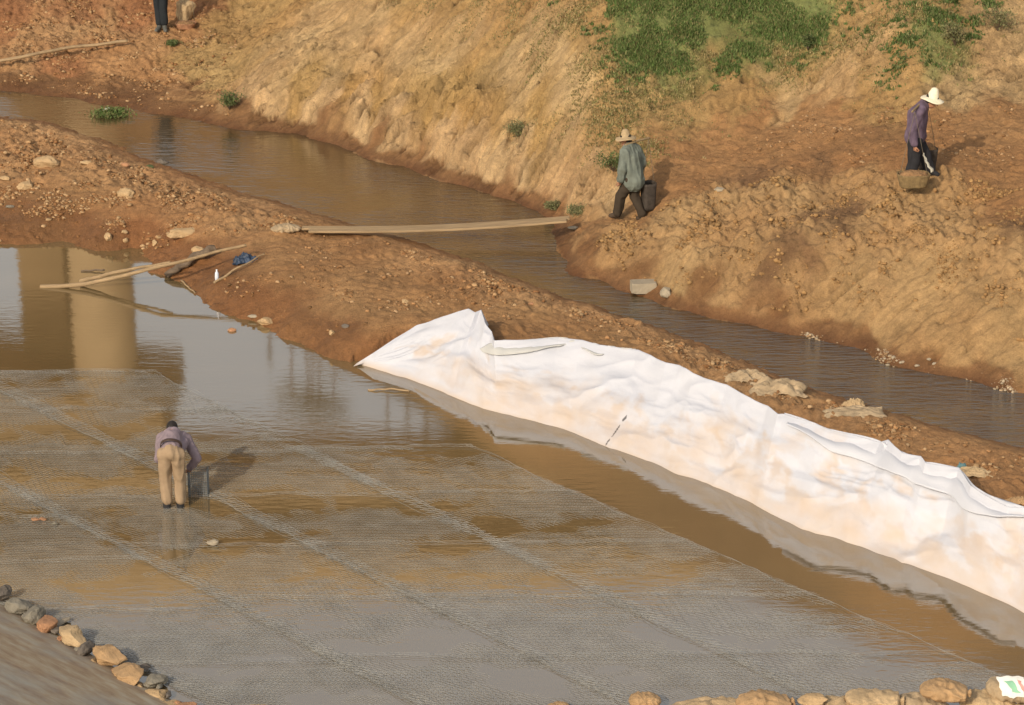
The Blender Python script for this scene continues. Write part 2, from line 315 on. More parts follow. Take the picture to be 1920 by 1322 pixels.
def terrain_mat():
    m, t, p = new_mat('soil'); L = t.links.new
    g = N(t, 'ShaderNodeNewGeometry'); a = N(t, 'ShaderNodeAttribute', attribute_name='Col')
    def dot(v3):
        q = N(t, 'ShaderNodeVectorMath', operation='DOT_PRODUCT'); L(g.outputs['Position'], q.inputs[0]); q.inputs[1].default_value = v3; return q.outputs['Value']
    cb = N(t, 'ShaderNodeCombineXYZ'); L(dot((.51, -.86, 0)), cb.inputs[0]); L(dot((.86, .51, 0)), cb.inputs[1]); L(dot((0, 0, 1)), cb.inputs[2])
    def noise(s, d=6, r=.6, st=None):
        n_ = N(t, 'ShaderNodeTexNoise'); n_.inputs['Scale'].default_value = s; n_.inputs['Detail'].default_value = d; n_.inputs['Roughness'].default_value = r
        if st:
            mp = N(t, 'ShaderNodeMapping'); mp.inputs['Scale'].default_value = st
            L(cb.outputs[0], mp.inputs[0]); L(mp.outputs[0], n_.inputs['Vector'])
        else: L(g.outputs['Position'], n_.inputs['Vector'])
        return n_.outputs[0]
    def rng_(x, a0, b0, c0, d0):
        r = N(t, 'ShaderNodeMapRange'); r.inputs[1].default_value = a0; r.inputs[2].default_value = b0; r.inputs[3].default_value = c0; r.inputs[4].default_value = d0
        L(x, r.inputs[0]); return r.outputs[0]
    def mul(x, y):
        mm = N(t, 'ShaderNodeMath', operation='MULTIPLY'); L(x, mm.inputs[0]); L(y, mm.inputs[1]); return mm.outputs[0]
    f = mul(mul(rng_(noise(1.3), .3, .7, .84, 1.16), rng_(noise(9, 8, .7), .3, .7, .80, 1.2)), rng_(noise(45, 4, .7), .3, .7, .82, 1.18))
    f = mul(f, rng_(noise(6, 5, .6), .35, .65, .9, 1.1))
    vm = N(t, 'ShaderNodeVectorMath', operation='SCALE'); L(a.outputs['Color'], vm.inputs[0]); L(f, vm.inputs['Scale'])
    # damp soil close to the water line
    sx = N(t, 'ShaderNodeSeparateXYZ'); L(g.outputs['Position'], sx.inputs[0])
    ad = N(t, 'ShaderNodeMath', operation='MULTIPLY_ADD'); L(noise(2.2), ad.inputs[0]); ad.inputs[1].default_value = -.35; L(sx.outputs[2], ad.inputs[2])
    wet = rng_(ad.outputs[0], .12, .28, 1, 0)
    mx = N(t, 'ShaderNodeMix', data_type='RGBA', blend_type='MULTIPLY'); L(wet, mx.inputs[0]); L(vm.outputs[0], mx.inputs[6]); mx.inputs[7].default_value = (.62, .52, .44, 1)
    L(mx.outputs[2], p.inputs['Base Color'])
    L(rng_(wet, 0, 1, .95, .55), p.inputs['Roughness']); p.inputs['Specular IOR Level'].default_value = .3
    b1 = N(t, 'ShaderNodeBump'); b1.inputs['Strength'].default_value = .8; b1.inputs['Distance'].default_value = .045; L(noise(20, 8, .75), b1.inputs['Height'])
    b2 = N(t, 'ShaderNodeBump'); L(rng_(a.outputs['Alpha'], 0, 1, 0, .9), b2.inputs['Strength']); b2.inputs['Distance'].default_value = .07; L(noise(9, 7, .68, (3.4, .7, .7)), b2.inputs['Height'])
    L(b1.outputs[0], b2.inputs['Normal']); L(b2.outputs[0], p.inputs['Normal'])
    return m
# ------------------------------------------------------------------ water
def water_mat(name, mudc, ior, bscale, bdist, stretch, rough=.04, patch=None):
    m, t, p = new_mat(name); L = t.links.new
    g = N(t, 'ShaderNodeNewGeometry')
    mp = N(t, 'ShaderNodeMapping'); mp.inputs['Scale'].default_value = stretch; L(g.outputs['Position'], mp.inputs[0])
    n1 = N(t, 'ShaderNodeTexNoise'); n1.inputs['Scale'].default_value = bscale; n1.inputs['Detail'].default_value = 4; L(mp.outputs[0], n1.inputs['Vector'])
    n0 = N(t, 'ShaderNodeTexNoise'); n0.inputs['Scale'].default_value = .5; n0.inputs['Detail'].default_value = 3; L(g.outputs['Position'], n0.inputs['Vector'])
    mr = N(t, 'ShaderNodeMapRange'); mr.inputs[1].default_value = .35; mr.inputs[2].default_value = .7; mr.inputs[3].default_value = .25; mr.inputs[4].default_value = 1; L(n0.outputs[0], mr.inputs[0])
    bp = N(t, 'ShaderNodeBump'); bp.inputs['Distance'].default_value = bdist; 
    if patch:                                                   # the stream runs faster and rougher downstream
        sx = N(t, 'ShaderNodeSeparateXYZ'); L(g.outputs['Position'], sx.inputs[0]); mq = N(t, 'ShaderNodeMapRange'); mq.inputs[1].default_value = -3; mq.inputs[2].default_value = 3.5; mq.inputs[3].default_value = .20; mq.inputs[4].default_value = 1; L(sx.outputs[0], mq.inputs[0])
        mm = N(t, 'ShaderNodeMath', operation='MULTIPLY'); L(mr.outputs[0], mm.inputs[0]); L(mq.outputs[0], mm.inputs[1]); L(mm.outputs[0], bp.inputs['Strength'])
    else: L(mr.outputs[0], bp.inputs['Strength'])
    L(n1.outputs[0], bp.inputs['Height'])
    L(bp.outputs[0], p.inputs['Normal'])
    n2 = N(t, 'ShaderNodeTexNoise'); n2.inputs['Scale'].default_value = .8; n2.inputs['Detail'].default_value = 5
    mp2 = N(t, 'ShaderNodeMapping'); mp2.inputs['Scale'].default_value = (.5, 1.6, 1); L(g.outputs['Position'], mp2.inputs[0]); L(mp2.outputs[0], n2.inputs['Vector'])
    mx = N(t, 'ShaderNodeMix', data_type='RGBA'); mx.inputs[6].default_value = (*[c*.8 for c in mudc], 1); mx.inputs[7].default_value = (*[c*1.2 for c in mudc], 1)
    L(n2.outputs[0], mx.inputs[0]); L(mx.outputs[2], p.inputs['Base Color'])
    p.inputs['Roughness'].default_value = rough; p.inputs['IOR'].default_value = ior
    return m
Nw = np.array([at(u, v+16, SW) for u, v in N_px]); Fw = np.array([at(u, v-34, SW) for u, v in F_px])
pool_v = [tuple(p[:2]) + (0,) for p in Nw] + [(60, 8, 0), (-60, 8, 0)]
def poly(name, vs, mt):
    m = bpy.data.meshes.new(name); m.from_pydata([tuple(map(float, v)) for v in vs], [], [list(range(len(vs)))]); m.update()
    o = bpy.data.objects.new(name, m); COL.objects.link(o); m.materials.append(mt)
    if m.polygons[0].normal.z < 0: m.flip_normals()
    return tag(o, kind='structure')
def strip(name, a, b, z, mt):
    vs = np.concatenate([a, b]); vs[:, 2] = z; k = len(a)
    f = np.array([(i, i+1, k+i+1, k+i) for i in range(k-1)])
    o = mesh_np(name, vs, f, mt, smooth=False)
    if o.data.polygons[0].normal.z < 0: o.data.flip_normals()
    return tag(o, kind='structure')
near_edge = Nw.copy(); near_edge[:, 1] = np.minimum(8, near_edge[:, 1]-12)
strip('pool_water', Nw, near_edge, 0, water_mat('pool_water', (.150, .104, .046), 3.0, 5.5, .0017, (.6, 1.9, 1)))
strip('stream_water', Nw[:len(F_px)], Fw[:len(Nw)], SW, water_mat('stream_water', (.065, .044, .020), 3.0, 5, .085, (.7, 2.4, 1), .05, True))

# ------------------------------------------------------------------ white sheet
NS, NT_ = 1000, 150
Cs, Ts = resample(Cw, NS), resample(Tw, NS)
s_ = np.linspace(0, 1, NS)
tt = np.linspace(-.22, 1.3, NT_)
SS, TT = np.meshgrid(s_, tt, indexing='ij')
Cg, Tg = Cs[:, None, :], Ts[:, None, :]
tc = np.clip(TT, 0, 1)[..., None]
hx = (Cg + (Tg-Cg)*tc)
prof = tc**.92
P = hx.copy(); P[..., 2] = Tg[..., 2]*prof[..., 0]
back = (Tg-Cg); back = back/np.maximum(np.linalg.norm(back[..., :2], axis=-1, keepdims=True), .2)
lo = np.clip(-TT, 0, 1)[..., None]; hi = np.clip(TT-1, 0, 1)[..., None]
P[..., :2] -= back[..., :2]*lo*1.6; P[..., 2] -= lo[..., 0]*1.4
P[..., :2] += back[..., :2]*hi*1.6; P[..., 2] -= hi[..., 0]*2.0*np.minimum(1, Tg[..., 2])*1.0
x, y = P[..., 0], P[..., 1]
amp = np.clip(np.minimum(Tg[..., 2], .9)/.9, 0, 1)*np.clip(1.05-np.abs(TT-.45)/.85, 0, 1)
L_ = 14.0
a_, b_ = SS*L_, TT*1.9
w_ = fbm(a_*.8, b_*.9, 3, 200)*.8
fold = (1-np.abs(perlin((a_*.9-b_*1.1)+w_, (b_*.35+a_*.12), 210))*2)                      # long slanting folds
fold2 = (1-np.abs(perlin(a_*2.3+b_*1.3+w_*1.4, b_*.7, 220))*2)
fold3 = (1-np.abs(perlin(a_*.35+w_*.5, b_*3.2+w_*1.1, 230))*2)
disp = (fold*.055 + fold2*.008*np.clip(TT+.2, 0, 1) + fold3*.014 + fbm(a_*.9, b_*1.2, 2, 240)*.085 + fbm(a_*5, b_*5, 2, 250)*.006)*amp
nx_, ny_ = -back[..., 0], -back[..., 1]
P[..., 2] += disp*.8; P[..., 0] += nx_*disp*.5; P[..., 1] += ny_*disp*.5
mS = (TT > -.15) & (TT < 1.06)
ii, jj = np.searchsorted(gx, P[..., 0][mS]), np.searchsorted(gy, P[..., 1][mS]); cap_ = np.full(ZG.shape, 99.0)
for da in range(-3, 3):
    for db in range(-3, 3): np.minimum.at(cap_, (np.clip(ii+da, 0, NX-1), np.clip(jj+db, 0, NY-1)), P[..., 2][mS]-.06)
ZG[:] = np.minimum(ZG, cap_); Z = ZG.ravel()
hue = fbm(xr*.6, yr*.6, 3, 101)[:, None]
col = A5[:, :3]*(1+hue*np.array([.04, .10, .14]))*(1+(np.clip(rill, 0, 1)*fbm(sb*5, sa*.9, 3, 130)*.22 - np.clip(rill, 0, 1)*np.clip(pit*4, 0, 1)*.45)[:, None])  # streak tint is the soil's own; pits get crevice shade painted in
_u, _v = proj(xr, yr, Z); side_ = (_v < np.interp(_u, [p[0] for p in F_px], [p[1] for p in F_px])+6) & (_u < 1900) & (yr > 30)
wt = np.clip((SW+.20+fbm(xr*1.6, yr*1.6, 3, 120)*.10-Z)/.05, 0, 1)*side_
col = col*(1-wt[:, None]) + np.array([.20, .105, .045])*wt[:, None]
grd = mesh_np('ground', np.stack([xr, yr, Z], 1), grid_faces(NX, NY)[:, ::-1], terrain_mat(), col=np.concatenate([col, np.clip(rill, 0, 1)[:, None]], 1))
# orientation check: faces must look up
if grd.data.polygons[0].normal.z < 0: grd.data.flip_normals()
tag(grd, kind='structure')

PU, PV = proj(P[..., 0], P[..., 1], P[..., 2])
# stains: dirty water marks with their own outlines
def blob(u, v, ru, rv, ang=0, soft=.6):
    c, s = math.cos(math.radians(ang)), math.sin(math.radians(ang))
    du, dv = PU-u + wn*40, PV-v + wn2*26
    e = np.hypot((du*c+dv*s)/ru, (-du*s+dv*c)/rv)
    return np.clip((1+soft-e)/(2*soft), 0, 1)
wn, wn2 = fbm(a_*2, b_*2, 4, 260), fbm(a_*2+9, b_*2, 4, 270)
st = np.zeros_like(PU)
for b in ((810,655,30,12,10),(880,705,75,28,14),(960,740,60,30,25),(1080,755,90,32,16),(1100,800,80,22,18),(1180,830,70,25,20),(1290,840,50,45,20),(1250,880,60,14,18),(1400,900,70,26,15),(1420,850,120,14,-18),(1560,900,32,55,10),(1530,960,90,24,20),(1620,960,80,20,18),(1640,1010,110,30,20),(1700,1050,120,26,24),(1800,1000,70,18,15),(1840,1060,70,40,25),(1900,1060,40,70,10),(1760,1100,120,18,22),(1350,830,30,60,0)):
    st = np.maximum(st, blob(*b)*(.65 if b[2] > 60 else .9))
st = np.maximum(st*.9, np.clip((.46-TT+wn*.35)/.25, 0, 1)*np.clip((PU-800)/120, 0, 1)*.66)
st = np.clip(st*(.8+.4*wn), 0, 1)
st = np.maximum(st, np.clip((.10-P[..., 2])/.10, 0, 1)*.75)
st *= 1-blob(1578, 890, 10, 30, -10)
white = np.array([.53, .545, .595]); tan_ = np.array([.50, .37, .245]); rosy = np.array([.48, .38, .30])
mixc = np.clip(.5+wn2, 0, 1)[..., None]
scol = white*(1-st[..., None]*.9) + (tan_*mixc+rosy*(1-mixc))*st[..., None]*.9
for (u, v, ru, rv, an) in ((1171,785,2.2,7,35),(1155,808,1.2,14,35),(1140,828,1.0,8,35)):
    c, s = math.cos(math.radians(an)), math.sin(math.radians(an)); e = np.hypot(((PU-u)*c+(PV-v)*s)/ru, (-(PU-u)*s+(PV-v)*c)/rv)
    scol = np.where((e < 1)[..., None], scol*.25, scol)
def cloth_mat():
    m = mat('geotextile', (1, 1, 1), .9, .05, 3, .25, 30, .01, attr=True, spec=.2)
    return m
sheet_m = cloth_mat()
sheet = empty('ground_sheet', tuple(Cs[NS//2]))
off = Cs[NS//2]
so_ = mesh_np('cover', (P-off).reshape(-1, 3), grid_faces(NS, NT_), sheet_m, sheet, col=scol.reshape(-1, 3))
tag(sheet, 'large white fabric sheet with tan water stains draped over the earth dam beside the pool', 'tarpaulin')
nrm = np.cross(np.gradient(P, axis=0), np.gradient(P, axis=1)); nrm /= np.linalg.norm(nrm, axis=-1, keepdims=True)+1e-9
if nrm[NS//2, NT_//2, 2] < 0: nrm = -nrm
vis = (TT > .02) & (TT < 1.12)
PUf, PVf, Pf, Nf = PU[vis], PV[vis], P[vis], nrm[vis]
def flap(name, low, top, lift, colr, nu=160, nv=14):
    lw, tp = resample(np.array(low, float), nu), resample(np.array(top, float), nu)
    V = np.empty((nu, nv, 3)); C3 = np.empty((nu, nv, 3))
    for j in range(nv):
        k = j/(nv-1)
        for i in range(nu):
            q = lw[i]*(1-k)+tp[i]*k
            idx = int(np.argmin((PUf-q[0])**2+(PVf-q[1])**2))
            base = Pf[idx]
            V[i, j] = at(q[0], q[1], base[2]) ; V[i, j] += Nf[idx]*(lift*(1-k*.75) + .012)
            C3[i, j] = colr
    ax = np.arange(nu)[:, None]*.06; V[..., 2] += .008*np.sin(ax*3)*(1-np.arange(nv)/(nv-1))
    for _ in range(14):
        V[1:-1] = (V[:-2]+V[2:]+V[1:-1]*2)/4
        if _ % 3 == 0: V[:, 1:-1] = (V[:, :-2]+V[:, 2:]+V[:, 1:-1]*2)/4
    o = mesh_np(name, (V-off).reshape(-1, 3), grid_faces(nu, nv), sheet_m, sheet, col=C3.reshape(-1, 3))
    md = o.modifiers.new('thick', 'SOLIDIFY'); md.thickness = .012; md.offset = -1
    return o
flap('folded_edge', [(902,657),(908,664),(935,668),(975,666),(1020,656),(1070,650),(1095,656),(1118,668),(1150,665),(1180,660)], [(926,641),(950,640),(983,640),(1020,637),(1048,635),(1092,640),(1110,645),(1125,649),(1160,654),(1196,658)], .035, (.50, .50, .48))
flap('overlapping_strip', [(1480,800),(1530,826),(1556,846),(1620,868),(1676,892),(1740,920),(1800,938),(1806,955),(1830,966),(1870,972),(1925,973)], [(1470,777),(1518,792),(1558,809),(1606,818),(1651,830),(1693,851),(1736,869),(1799,880),(1820,911),(1848,930),(1925,955)], .06, (.53, .545, .59))

# ------------------------------------------------------------------ wire mesh mats on the pool
wire_m = mat('galvanised_wire', (.20, .20, .185), .5, .25, 3, .1, 60, metal=0, spec=.5)
def prisms(A_, B_, r):
    d = B_-A_; ln = np.linalg.norm(d, axis=1, keepdims=True); d = d/ln
    up = np.array([[0, 0, 1.0]]); s = np.cross(d, up); s /= np.linalg.norm(s, axis=1, keepdims=True)+1e-9; t = np.cross(s, d)
    vs = []
    for E in (A_, B_):
        for k in range(3):
            an = k*2*np.pi/3+np.pi/2; vs.append(E + (s*np.cos(an)+t*np.sin(an))*r)
    V = np.stack(vs, 1).reshape(-1, 3); b = np.arange(len(A_))[:, None]*6
    Fc = np.concatenate([b+np.array([[k, (k+1) % 3, (k+1) % 3+3, k+3]]) for k in range(3)])
    return V, Fc
def net(label, q, layers=2, cell=(.085, .10)):
    TL, TR, BL, BR = [at(u, v, 0)[:2] for u, v in q]
    wdt, lng = np.linalg.norm(TR-TL), np.linalg.norm(BL-TL)
    AA, BB = [], []
    for ly in range(layers):
        nu_, nv_ = int(wdt/cell[0]), int(lng/cell[1])
        i, j = np.meshgrid(np.arange(nu_), np.arange(nv_), indexing='ij'); i, j = i.ravel(), j.ravel()
        o_ = (j % 2)*.5
        def pt(a, b):
            a, b = a + ly*.37, b + ly*.31
            sg = (np.minimum(a/nu_, 1))[:, None]; tg = (np.minimum(b/nv_, 1))[:, None]
            xy = (TL*(1-sg)+TR*sg)*(1-tg) + (BL*(1-sg)+BR*sg)*tg
            zz = -.001 + .009*ly + fbm(xy[:, 0]*.8, xy[:, 1]*1.2, 3, 300)*.028 + perlin(xy[:, 0]*5, xy[:, 1]*5, 310)*.006
            return np.concatenate([xy, zz[:, None]], 1)
        a0 = i+o_
        AA += [pt(a0, j*1.0), pt(a0, j+.35), pt(a0, j+.35)]
        BB += [pt(a0, j+.35), pt(a0+.5, j+1.0), pt(a0-.5, j+1.0)]
    # edge wires and the double wire bands where mats overlap
    def pline(f0, f1, nn=90):
        k = np.linspace(0, 1, nn)
        sg = (f0[0]+(f1[0]-f0[0])*k)[:, None]; tg = (f0[1]+(f1[1]-f0[1])*k)[:, None]
        xy = (TL*(1-sg)+TR*sg)*(1-tg) + (BL*(1-sg)+BR*sg)*tg
        xy = xy + rng.normal(0, .004, xy.shape) + perlin(xy[:, 0]*1.1+f0[0]*9, xy[:, 1]*1.1, 321)[:, None]*.06
        zz = .02 + perlin(xy[:, 0]*3, xy[:, 1]*3, 320)*.02
        p3 = np.concatenate([xy, zz[:, None]], 1); AA.append(p3[:-1]); BB.append(p3[1:])
    for e in (0, .035, .07, .10, .985, 1): pline((e, 0), (e, 1), 160)
    for row in np.arange(0, 1.01, 1.0/max(1, round(lng/1.9))):
        for e in (0, .004, .009): pline((0, min(1, row+e)), (1, min(1, row+e)))
    nb = int(lng/.11); k = np.arange(nb)/nb
    for side, ws in ((0, .10),):                     # lacing of the seam bands
        sg0 = np.full(nb, side)[:, None]; sg1 = np.full(nb, side+ws)[:, None]; tg = k[:, None]
        f = lambda sg, tg: np.concatenate([(TL*(1-sg)+TR*sg)*(1-tg) + (BL*(1-sg)+BR*sg)*tg, np.full((len(sg), 1), .03)], 1)
        AA.append(f(sg0, tg)); BB.append(f(sg1, np.minimum(1, tg+.012)))
        AA.append(f(sg1, tg)); BB.append(f(sg0, np.minimum(1, tg+.012)))
    V, Fc = prisms(np.concatenate(AA), np.concatenate(BB), .0017)
    o = mesh_np('wire_mesh_mat', V, Fc, wire_m, smooth=False)
    return tag(o, label, 'wire mesh', 'wire mesh mats laid in the pool')
net('wire mesh mat in the pool nearest the white sheet', [(535,838),(880,838),(1590,1345),(2060,1345)])
net('wire mesh mat in the pool running just right of the bending worker', [(-80,695),(280,695),(1210,1345),(1605,1345)])
net('wire mesh mat in the pool running under the bending worker', [(-400,700),(-65,700),(820,1345),(1225,1345)])
net('wire mesh mat in the pool between the stone edging and the worker', [(-800,760),(-300,745),(440,1345),(835,1345)])

# ------------------------------------------------------------------ generic shapes
def ico(sub=1):
    t = (1+5**.5)/2
    v = np.array([(-1,t,0),(1,t,0),(-1,-t,0),(1,-t,0),(0,-1,t),(0,1,t),(0,-1,-t),(0,1,-t),(t,0,-1),(t,0,1),(-t,0,-1),(-t,0,1)], float)
    f = [(0,11,5),(0,5,1),(0,1,7),(0,7,10),(0,10,11),(1,5,9),(5,11,4),(11,10,2),(10,7,6),(7,1,8),(3,9,4),(3,4,2),(3,2,6),(3,6,8),(3,8,9),(4,9,5),(2,4,11),(6,2,10),(8,6,7),(9,8,1)]
    v /= np.linalg.norm(v[0]); v = [tuple(p) for p in v]
    for _ in range(sub):
        cache, nf = {}, []
        def mid(a, b):
            k = (min(a, b), max(a, b))
            if k not in cache:
                m = np.array(v[a])+np.array(v[b]); m /= np.linalg.norm(m); v.append(tuple(m)); cache[k] = len(v)-1
            return cache[k]
        for a, b, c in f:
            ab, bc, ca = mid(a, b), mid(b, c), mid(c, a); nf += [(a, ab, ca), (b, bc, ab), (c, ca, bc), (ab, bc, ca)]
        f = nf
    return np.array(v), np.array(f)
ICO0, ICO1, ICO4 = ico(0), ico(1), ico(4)
def rotz(a): c, s = math.cos(a), math.sin(a); return np.array([[c, -s, 0], [s, c, 0], [0, 0, 1.0]])
def rock_mesh(dim, seed, cuts=7, rough_=.06):
    v, f = ICO4; v = v.copy(); r = np.random.default_rng(seed)
    for _ in range(cuts):                                       # flat broken faces
        n_ = r.normal(size=3); n_ /= np.linalg.norm(n_); d = r.uniform(.55, .85); k = v @ n_; v = v - np.outer(np.maximum(k-d, 0)*.92, n_)
    v = v*(1+perlin3(v*1.7+seed, seed)[:, None]*.16 + perlin3(v*5+seed, seed+3)[:, None]*rough_)
    v = v/np.abs(v).max(0)*np.array(dim)/2
    return v, f
def place_mesh(name, v, f, mt, u, v_, rz=0, sink=.25, tilt=0, label=None, cat=None, group=None, z=None, tone=None):
    p = hit(u, v_) if z is None else at(u, v_, z)
    hz = v[:, 2].max()-v[:, 2].min()
    o = mesh_np(name, v, f, mt)
    o.location = (p[0], p[1], p[2] + hz*(.5-sink)); o.rotation_euler = (tilt, 0, rz)
    return tag(o, label, cat, group)

M_rock_tan = mat('tan_stone', (.42, .29, .155), .85, .2, 6, .6, 30, .02)
M_rock_grey = mat('grey_stone', (.20, .18, .14), .85, .25, 6, .6, 30, .02)
M_rock_pale = mat('pale_stone', (.32, .27, .195), .85, .15, 6, .5, 30, .02)
M_rock_dark = mat('dark_stone', (.13, .11, .09), .85, .25, 6, .6, 30, .02)
M_rock_red = mat('red_stone', (.36, .19, .10), .85, .2, 6, .6, 30, .02)
px = lambda v_, z=.4: (v_+1165)*.94/(H-z)*(H-z)/H*H/(H-z)       # pixels per metre near row v_
def stone(u, v, w, h, m_, label, cat='stone', group=None, seed=None, rz=None, cuts=7, sink=.3, z=None, name='stone', depth=None, box=False):
    s = px(v, .4); a, b = w/s, h/s
    hh = b*.75; d = depth or max(a*.6, b*.8)
    vv, ff = rock_mesh((a, d, hh), seed or int(u*7+v), cuts)
    if box: vv = np.clip(vv*1.75, -np.array([a, d, hh])/2, np.array([a, d, hh])/2)*(1+perlin3(vv*6, 5)[:, None]*.04)
    return place_mesh(name, vv, ff, m_, u, v+h*.35, rz if rz is not None else random.uniform(-.3, .3), sink, 0, label, cat, group, z)
g1 = 'stones lying on the muddy left bank'
stone(87,298,50,36,M_rock_tan,'round tan boulder, the largest on the left bank beside the stream',group=g1,cuts=3)
stone(49,341,34,30,M_rock_tan,'slanted tan stone just below the round boulder on the left bank',group=g1,rz=.5)
stone(236,356,34,34,M_rock_tan,'tan stone half buried in rubble at the middle of the left bank',group=g1,cuts=5)
stone(162,303,26,12,M_rock_tan,'small flat tan stone right of the round boulder',group=g1)
stone(10,332,20,14,M_rock_tan,'small tan stone at the left edge of the bank below the round boulder',group=g1)
stone(235,306,18,12,M_rock_red,'small reddish stone on the left bank close to the stream edge',group=g1)
stone(342,431,72,26,M_rock_tan,'long flat tan slab lying on the mud above the leaning pole',group=g1,rz=.45,cuts=9,depth=.3)
stone(371,464,26,22,M_rock_tan,'blocky tan stone beside the upper end of the leaning pole',group=g1,cuts=9)
stone(234,432,13,14,M_rock_tan,'upper of two small pebbles stacked near the pool on the left bank',group=g1)
stone(236,448,12,14,M_rock_tan,'lower of two small pebbles stacked near the pool on the left bank',group=g1)
stone(203,438,16,26,M_rock_tan,'narrow upright tan shard left of the two small pebbles',group=g1)
stone(290,452,12,18,M_rock_tan,'thin pale shard left of the blocky stone by the pool',group=g1)
stone(18,386,18,9,M_rock_grey,'grey stone by the puddle at the left edge of the bank',group=g1)
g2 = 'stones on the berm beside the pool'
stone(499,598,36,22,M_rock_tan,'pale angular slab at the water edge of the berm',group=g2,cuts=9)
stone(474,591,22,8,M_rock_pale,'flat pale chip beside the angular slab at the berm edge',group=g2,cuts=8)
stone(622,621,13,18,M_rock_tan,'upright tan stone on the berm left of the white sheet',group=g2)
stone(648,609,16,12,M_rock_dark,'dark stone right of the upright tan one on the berm',group=g2)
stone(760,563,14,14,M_rock_tan,'tan stone in the middle of the berm above the sheet tip',group=g2)
stone(997,568,14,8,M_rock_red,'small reddish stone on the berm crest above the sheet',group=g2)
stone(436,616,20,12,M_rock_red,'reddish stone standing in the shallow water below the angular slab',group=g2,z=0)
g3 = 'stones at the foot of the right bank'
stone(1206,535,46,27,M_rock_pale,'pale squared block standing in the stream below the right bank',group=g3,cuts=0,sink=.15,box=True,rz=.1)
stone(1250,543,26,30,M_rock_pale,'rounded pale stone next to the squared block in the stream',group=g3,cuts=4)
stone(1077,425,26,8,M_rock_pale,'flat pale chip at the right end of the plank bridge',group=g3,cuts=9)
stone(1348,353,24,12,M_rock_pale,'pale lump on the crest of the right bank mound',group=g3)
for u, v in ((1676,668),(1690,678),(1742,672),(1664,683),(1720,684),(1752,680),(1515,627)):
    stone(u, v, 10, 8, M_rock_pale, None, group='small white stones at the water edge of the right bank'); o = bpy.context.scene.objects[-1]
    tag(o, 'small white stone at the stream edge below the right bank', 'stone')
# stones and bags edging the concrete slope, lower left
M_bag = mat('sandbag_cloth', (.43, .31, .175), .9, .2, 7, .8, 60, .012, stretch=(1, 1, 1))
M_bag_or = mat('orange_sandbag_cloth', (.38, .245, .125), .9, .2, 7, .8, 60, .012)
M_bag_pale = mat('pale_sandbag_cloth', (.38, .285, .175), .9, .25, 7, .8, 60, .012)
def bag_mesh(L, Wd, Hh, seed, tie=True):
    nu, nv = 72, 48; r = np.random.default_rng(seed)
    u = np.linspace(-1, 1, nu); a = np.linspace(0, 2*np.pi, nv, endpoint=False)
    U, Aa = np.meshgrid(u, a, indexing='ij')
    e = (1-np.abs(U)**3.2)**.5
    if tie: e = np.where(U > .78, np.interp(U, [.78, .86, 1], [(1-.78**3.2)**.5, .22, .45]), e); e[-1] = .05
    e[0] = .02
    ca, sa_ = np.cos(Aa), np.sin(Aa)
    ca2, sa2 = np.sign(ca)*np.abs(ca)**.8, np.sign(sa_)*np.abs(sa_)**.85
    V = np.stack([U*L/2, ca2*e*Wd/2, sa2*e*Hh/2], -1)
    V[..., 2] = np.where(V[..., 2] < 0, V[..., 2]*.7, V[..., 2]*(.78+.22*np.sin(U*2.2+seed)))
    q = V.reshape(-1, 3)/max(L, .2)
    k = (perlin3(q*3+seed, seed)*.05 + (1-np.abs(perlin(q[:, 0]*5+seed, q[:, 1]*9+q[:, 2]*7, seed))*2)*.12+(1-np.abs(perlin3(q*7+seed, seed+2))*2)*.06+perlin3(q*1.5+seed, seed+4)*.16)*L*.5
    nn = q/np.linalg.norm(q+1e-6, axis=1, keepdims=True)
    q = V.reshape(-1, 3) + nn*k[:, None]*np.array([[.2, .7, 1]])
    if tie:
        pl = np.sin(Aa.ravel()*9)*np.clip((U.ravel()-.55)/.4, 0, 1)*.012; q[:, 1] += pl*np.cos(Aa.ravel()); q[:, 2] += pl*np.sin(Aa.ravel())
    idx = np.arange(nu*nv).reshape(nu, nv); nx2 = np.roll(idx, -1, 1)
    Fc = np.stack([idx[:-1], nx2[:-1], nx2[1:], idx[1:]], -1).reshape(-1, 4)
    return q, Fc
def bag(u, v, w, h, m_, label, rz=0, z=.1, group=None, tie=True, tilt=0, name='sandbag', depth=.8):
    s = px(v, z)
    q, f = bag_mesh(w/s*1.05, w/s*.55 if not depth else min(w/s*.8, .5)*depth, h/s*.80, int(u*3+v), tie)
    p = at(u, v, z)
    o = mesh_np(name, q, f, m_)
    o.location = (p[0], p[1], p[2]); o.rotation_euler = (tilt, 0, rz)
    return tag(o, label, 'sandbag' if name == 'sandbag' else name, group)
ga = 'stones and bags edging the concrete slope'
LLM = [
 (4,1108,34,46,M_rock_dark,'dark stone at the upper left end of the edging beside the slope'),
 (34,1128,62,46,M_rock_grey,'broad grey stone second from the upper end of the slope edging'),
 (66,1148,44,48,M_rock_grey,'grey green stone leaning against the broken brown block'),
 (88,1164,44,46,M_rock_red,'broken brown block with a pale top corner in the slope edging'),
 (118,1163,18,10,M_rock_pale,'small pale pebble on the water side of the brown block'),
 (163,1213,22,44,M_rock_dark,'dark gap stone between the tan bag and the orange bag'),
 (292,1272,44,34,M_rock_grey,'muddy grey stone on the water side of the yellow bag'),
 (222,1298,52,34,M_rock_red,'purplish brown stone under the slope edge near the bottom'),
 (292,1300,52,28,M_rock_tan,'tan stone at the bottom end of the slope edging'),
 (262,1316,36,28,M_rock_dark,'dark stone squeezed in at the bottom of the slope edging'),
 (318,1322,44,20,M_rock_tan,'lowest tan stone cut by the bottom of the picture'),
 (350,1326,50,24,M_rock_red,'reddish mud lump at the bottom end of the edging')]
for u, v, w, h, m_, lb in LLM: stone(u, v, w, h, m_, lb, group=ga, z=.02, cuts=10, sink=.12, rz=-.5, depth=.32)
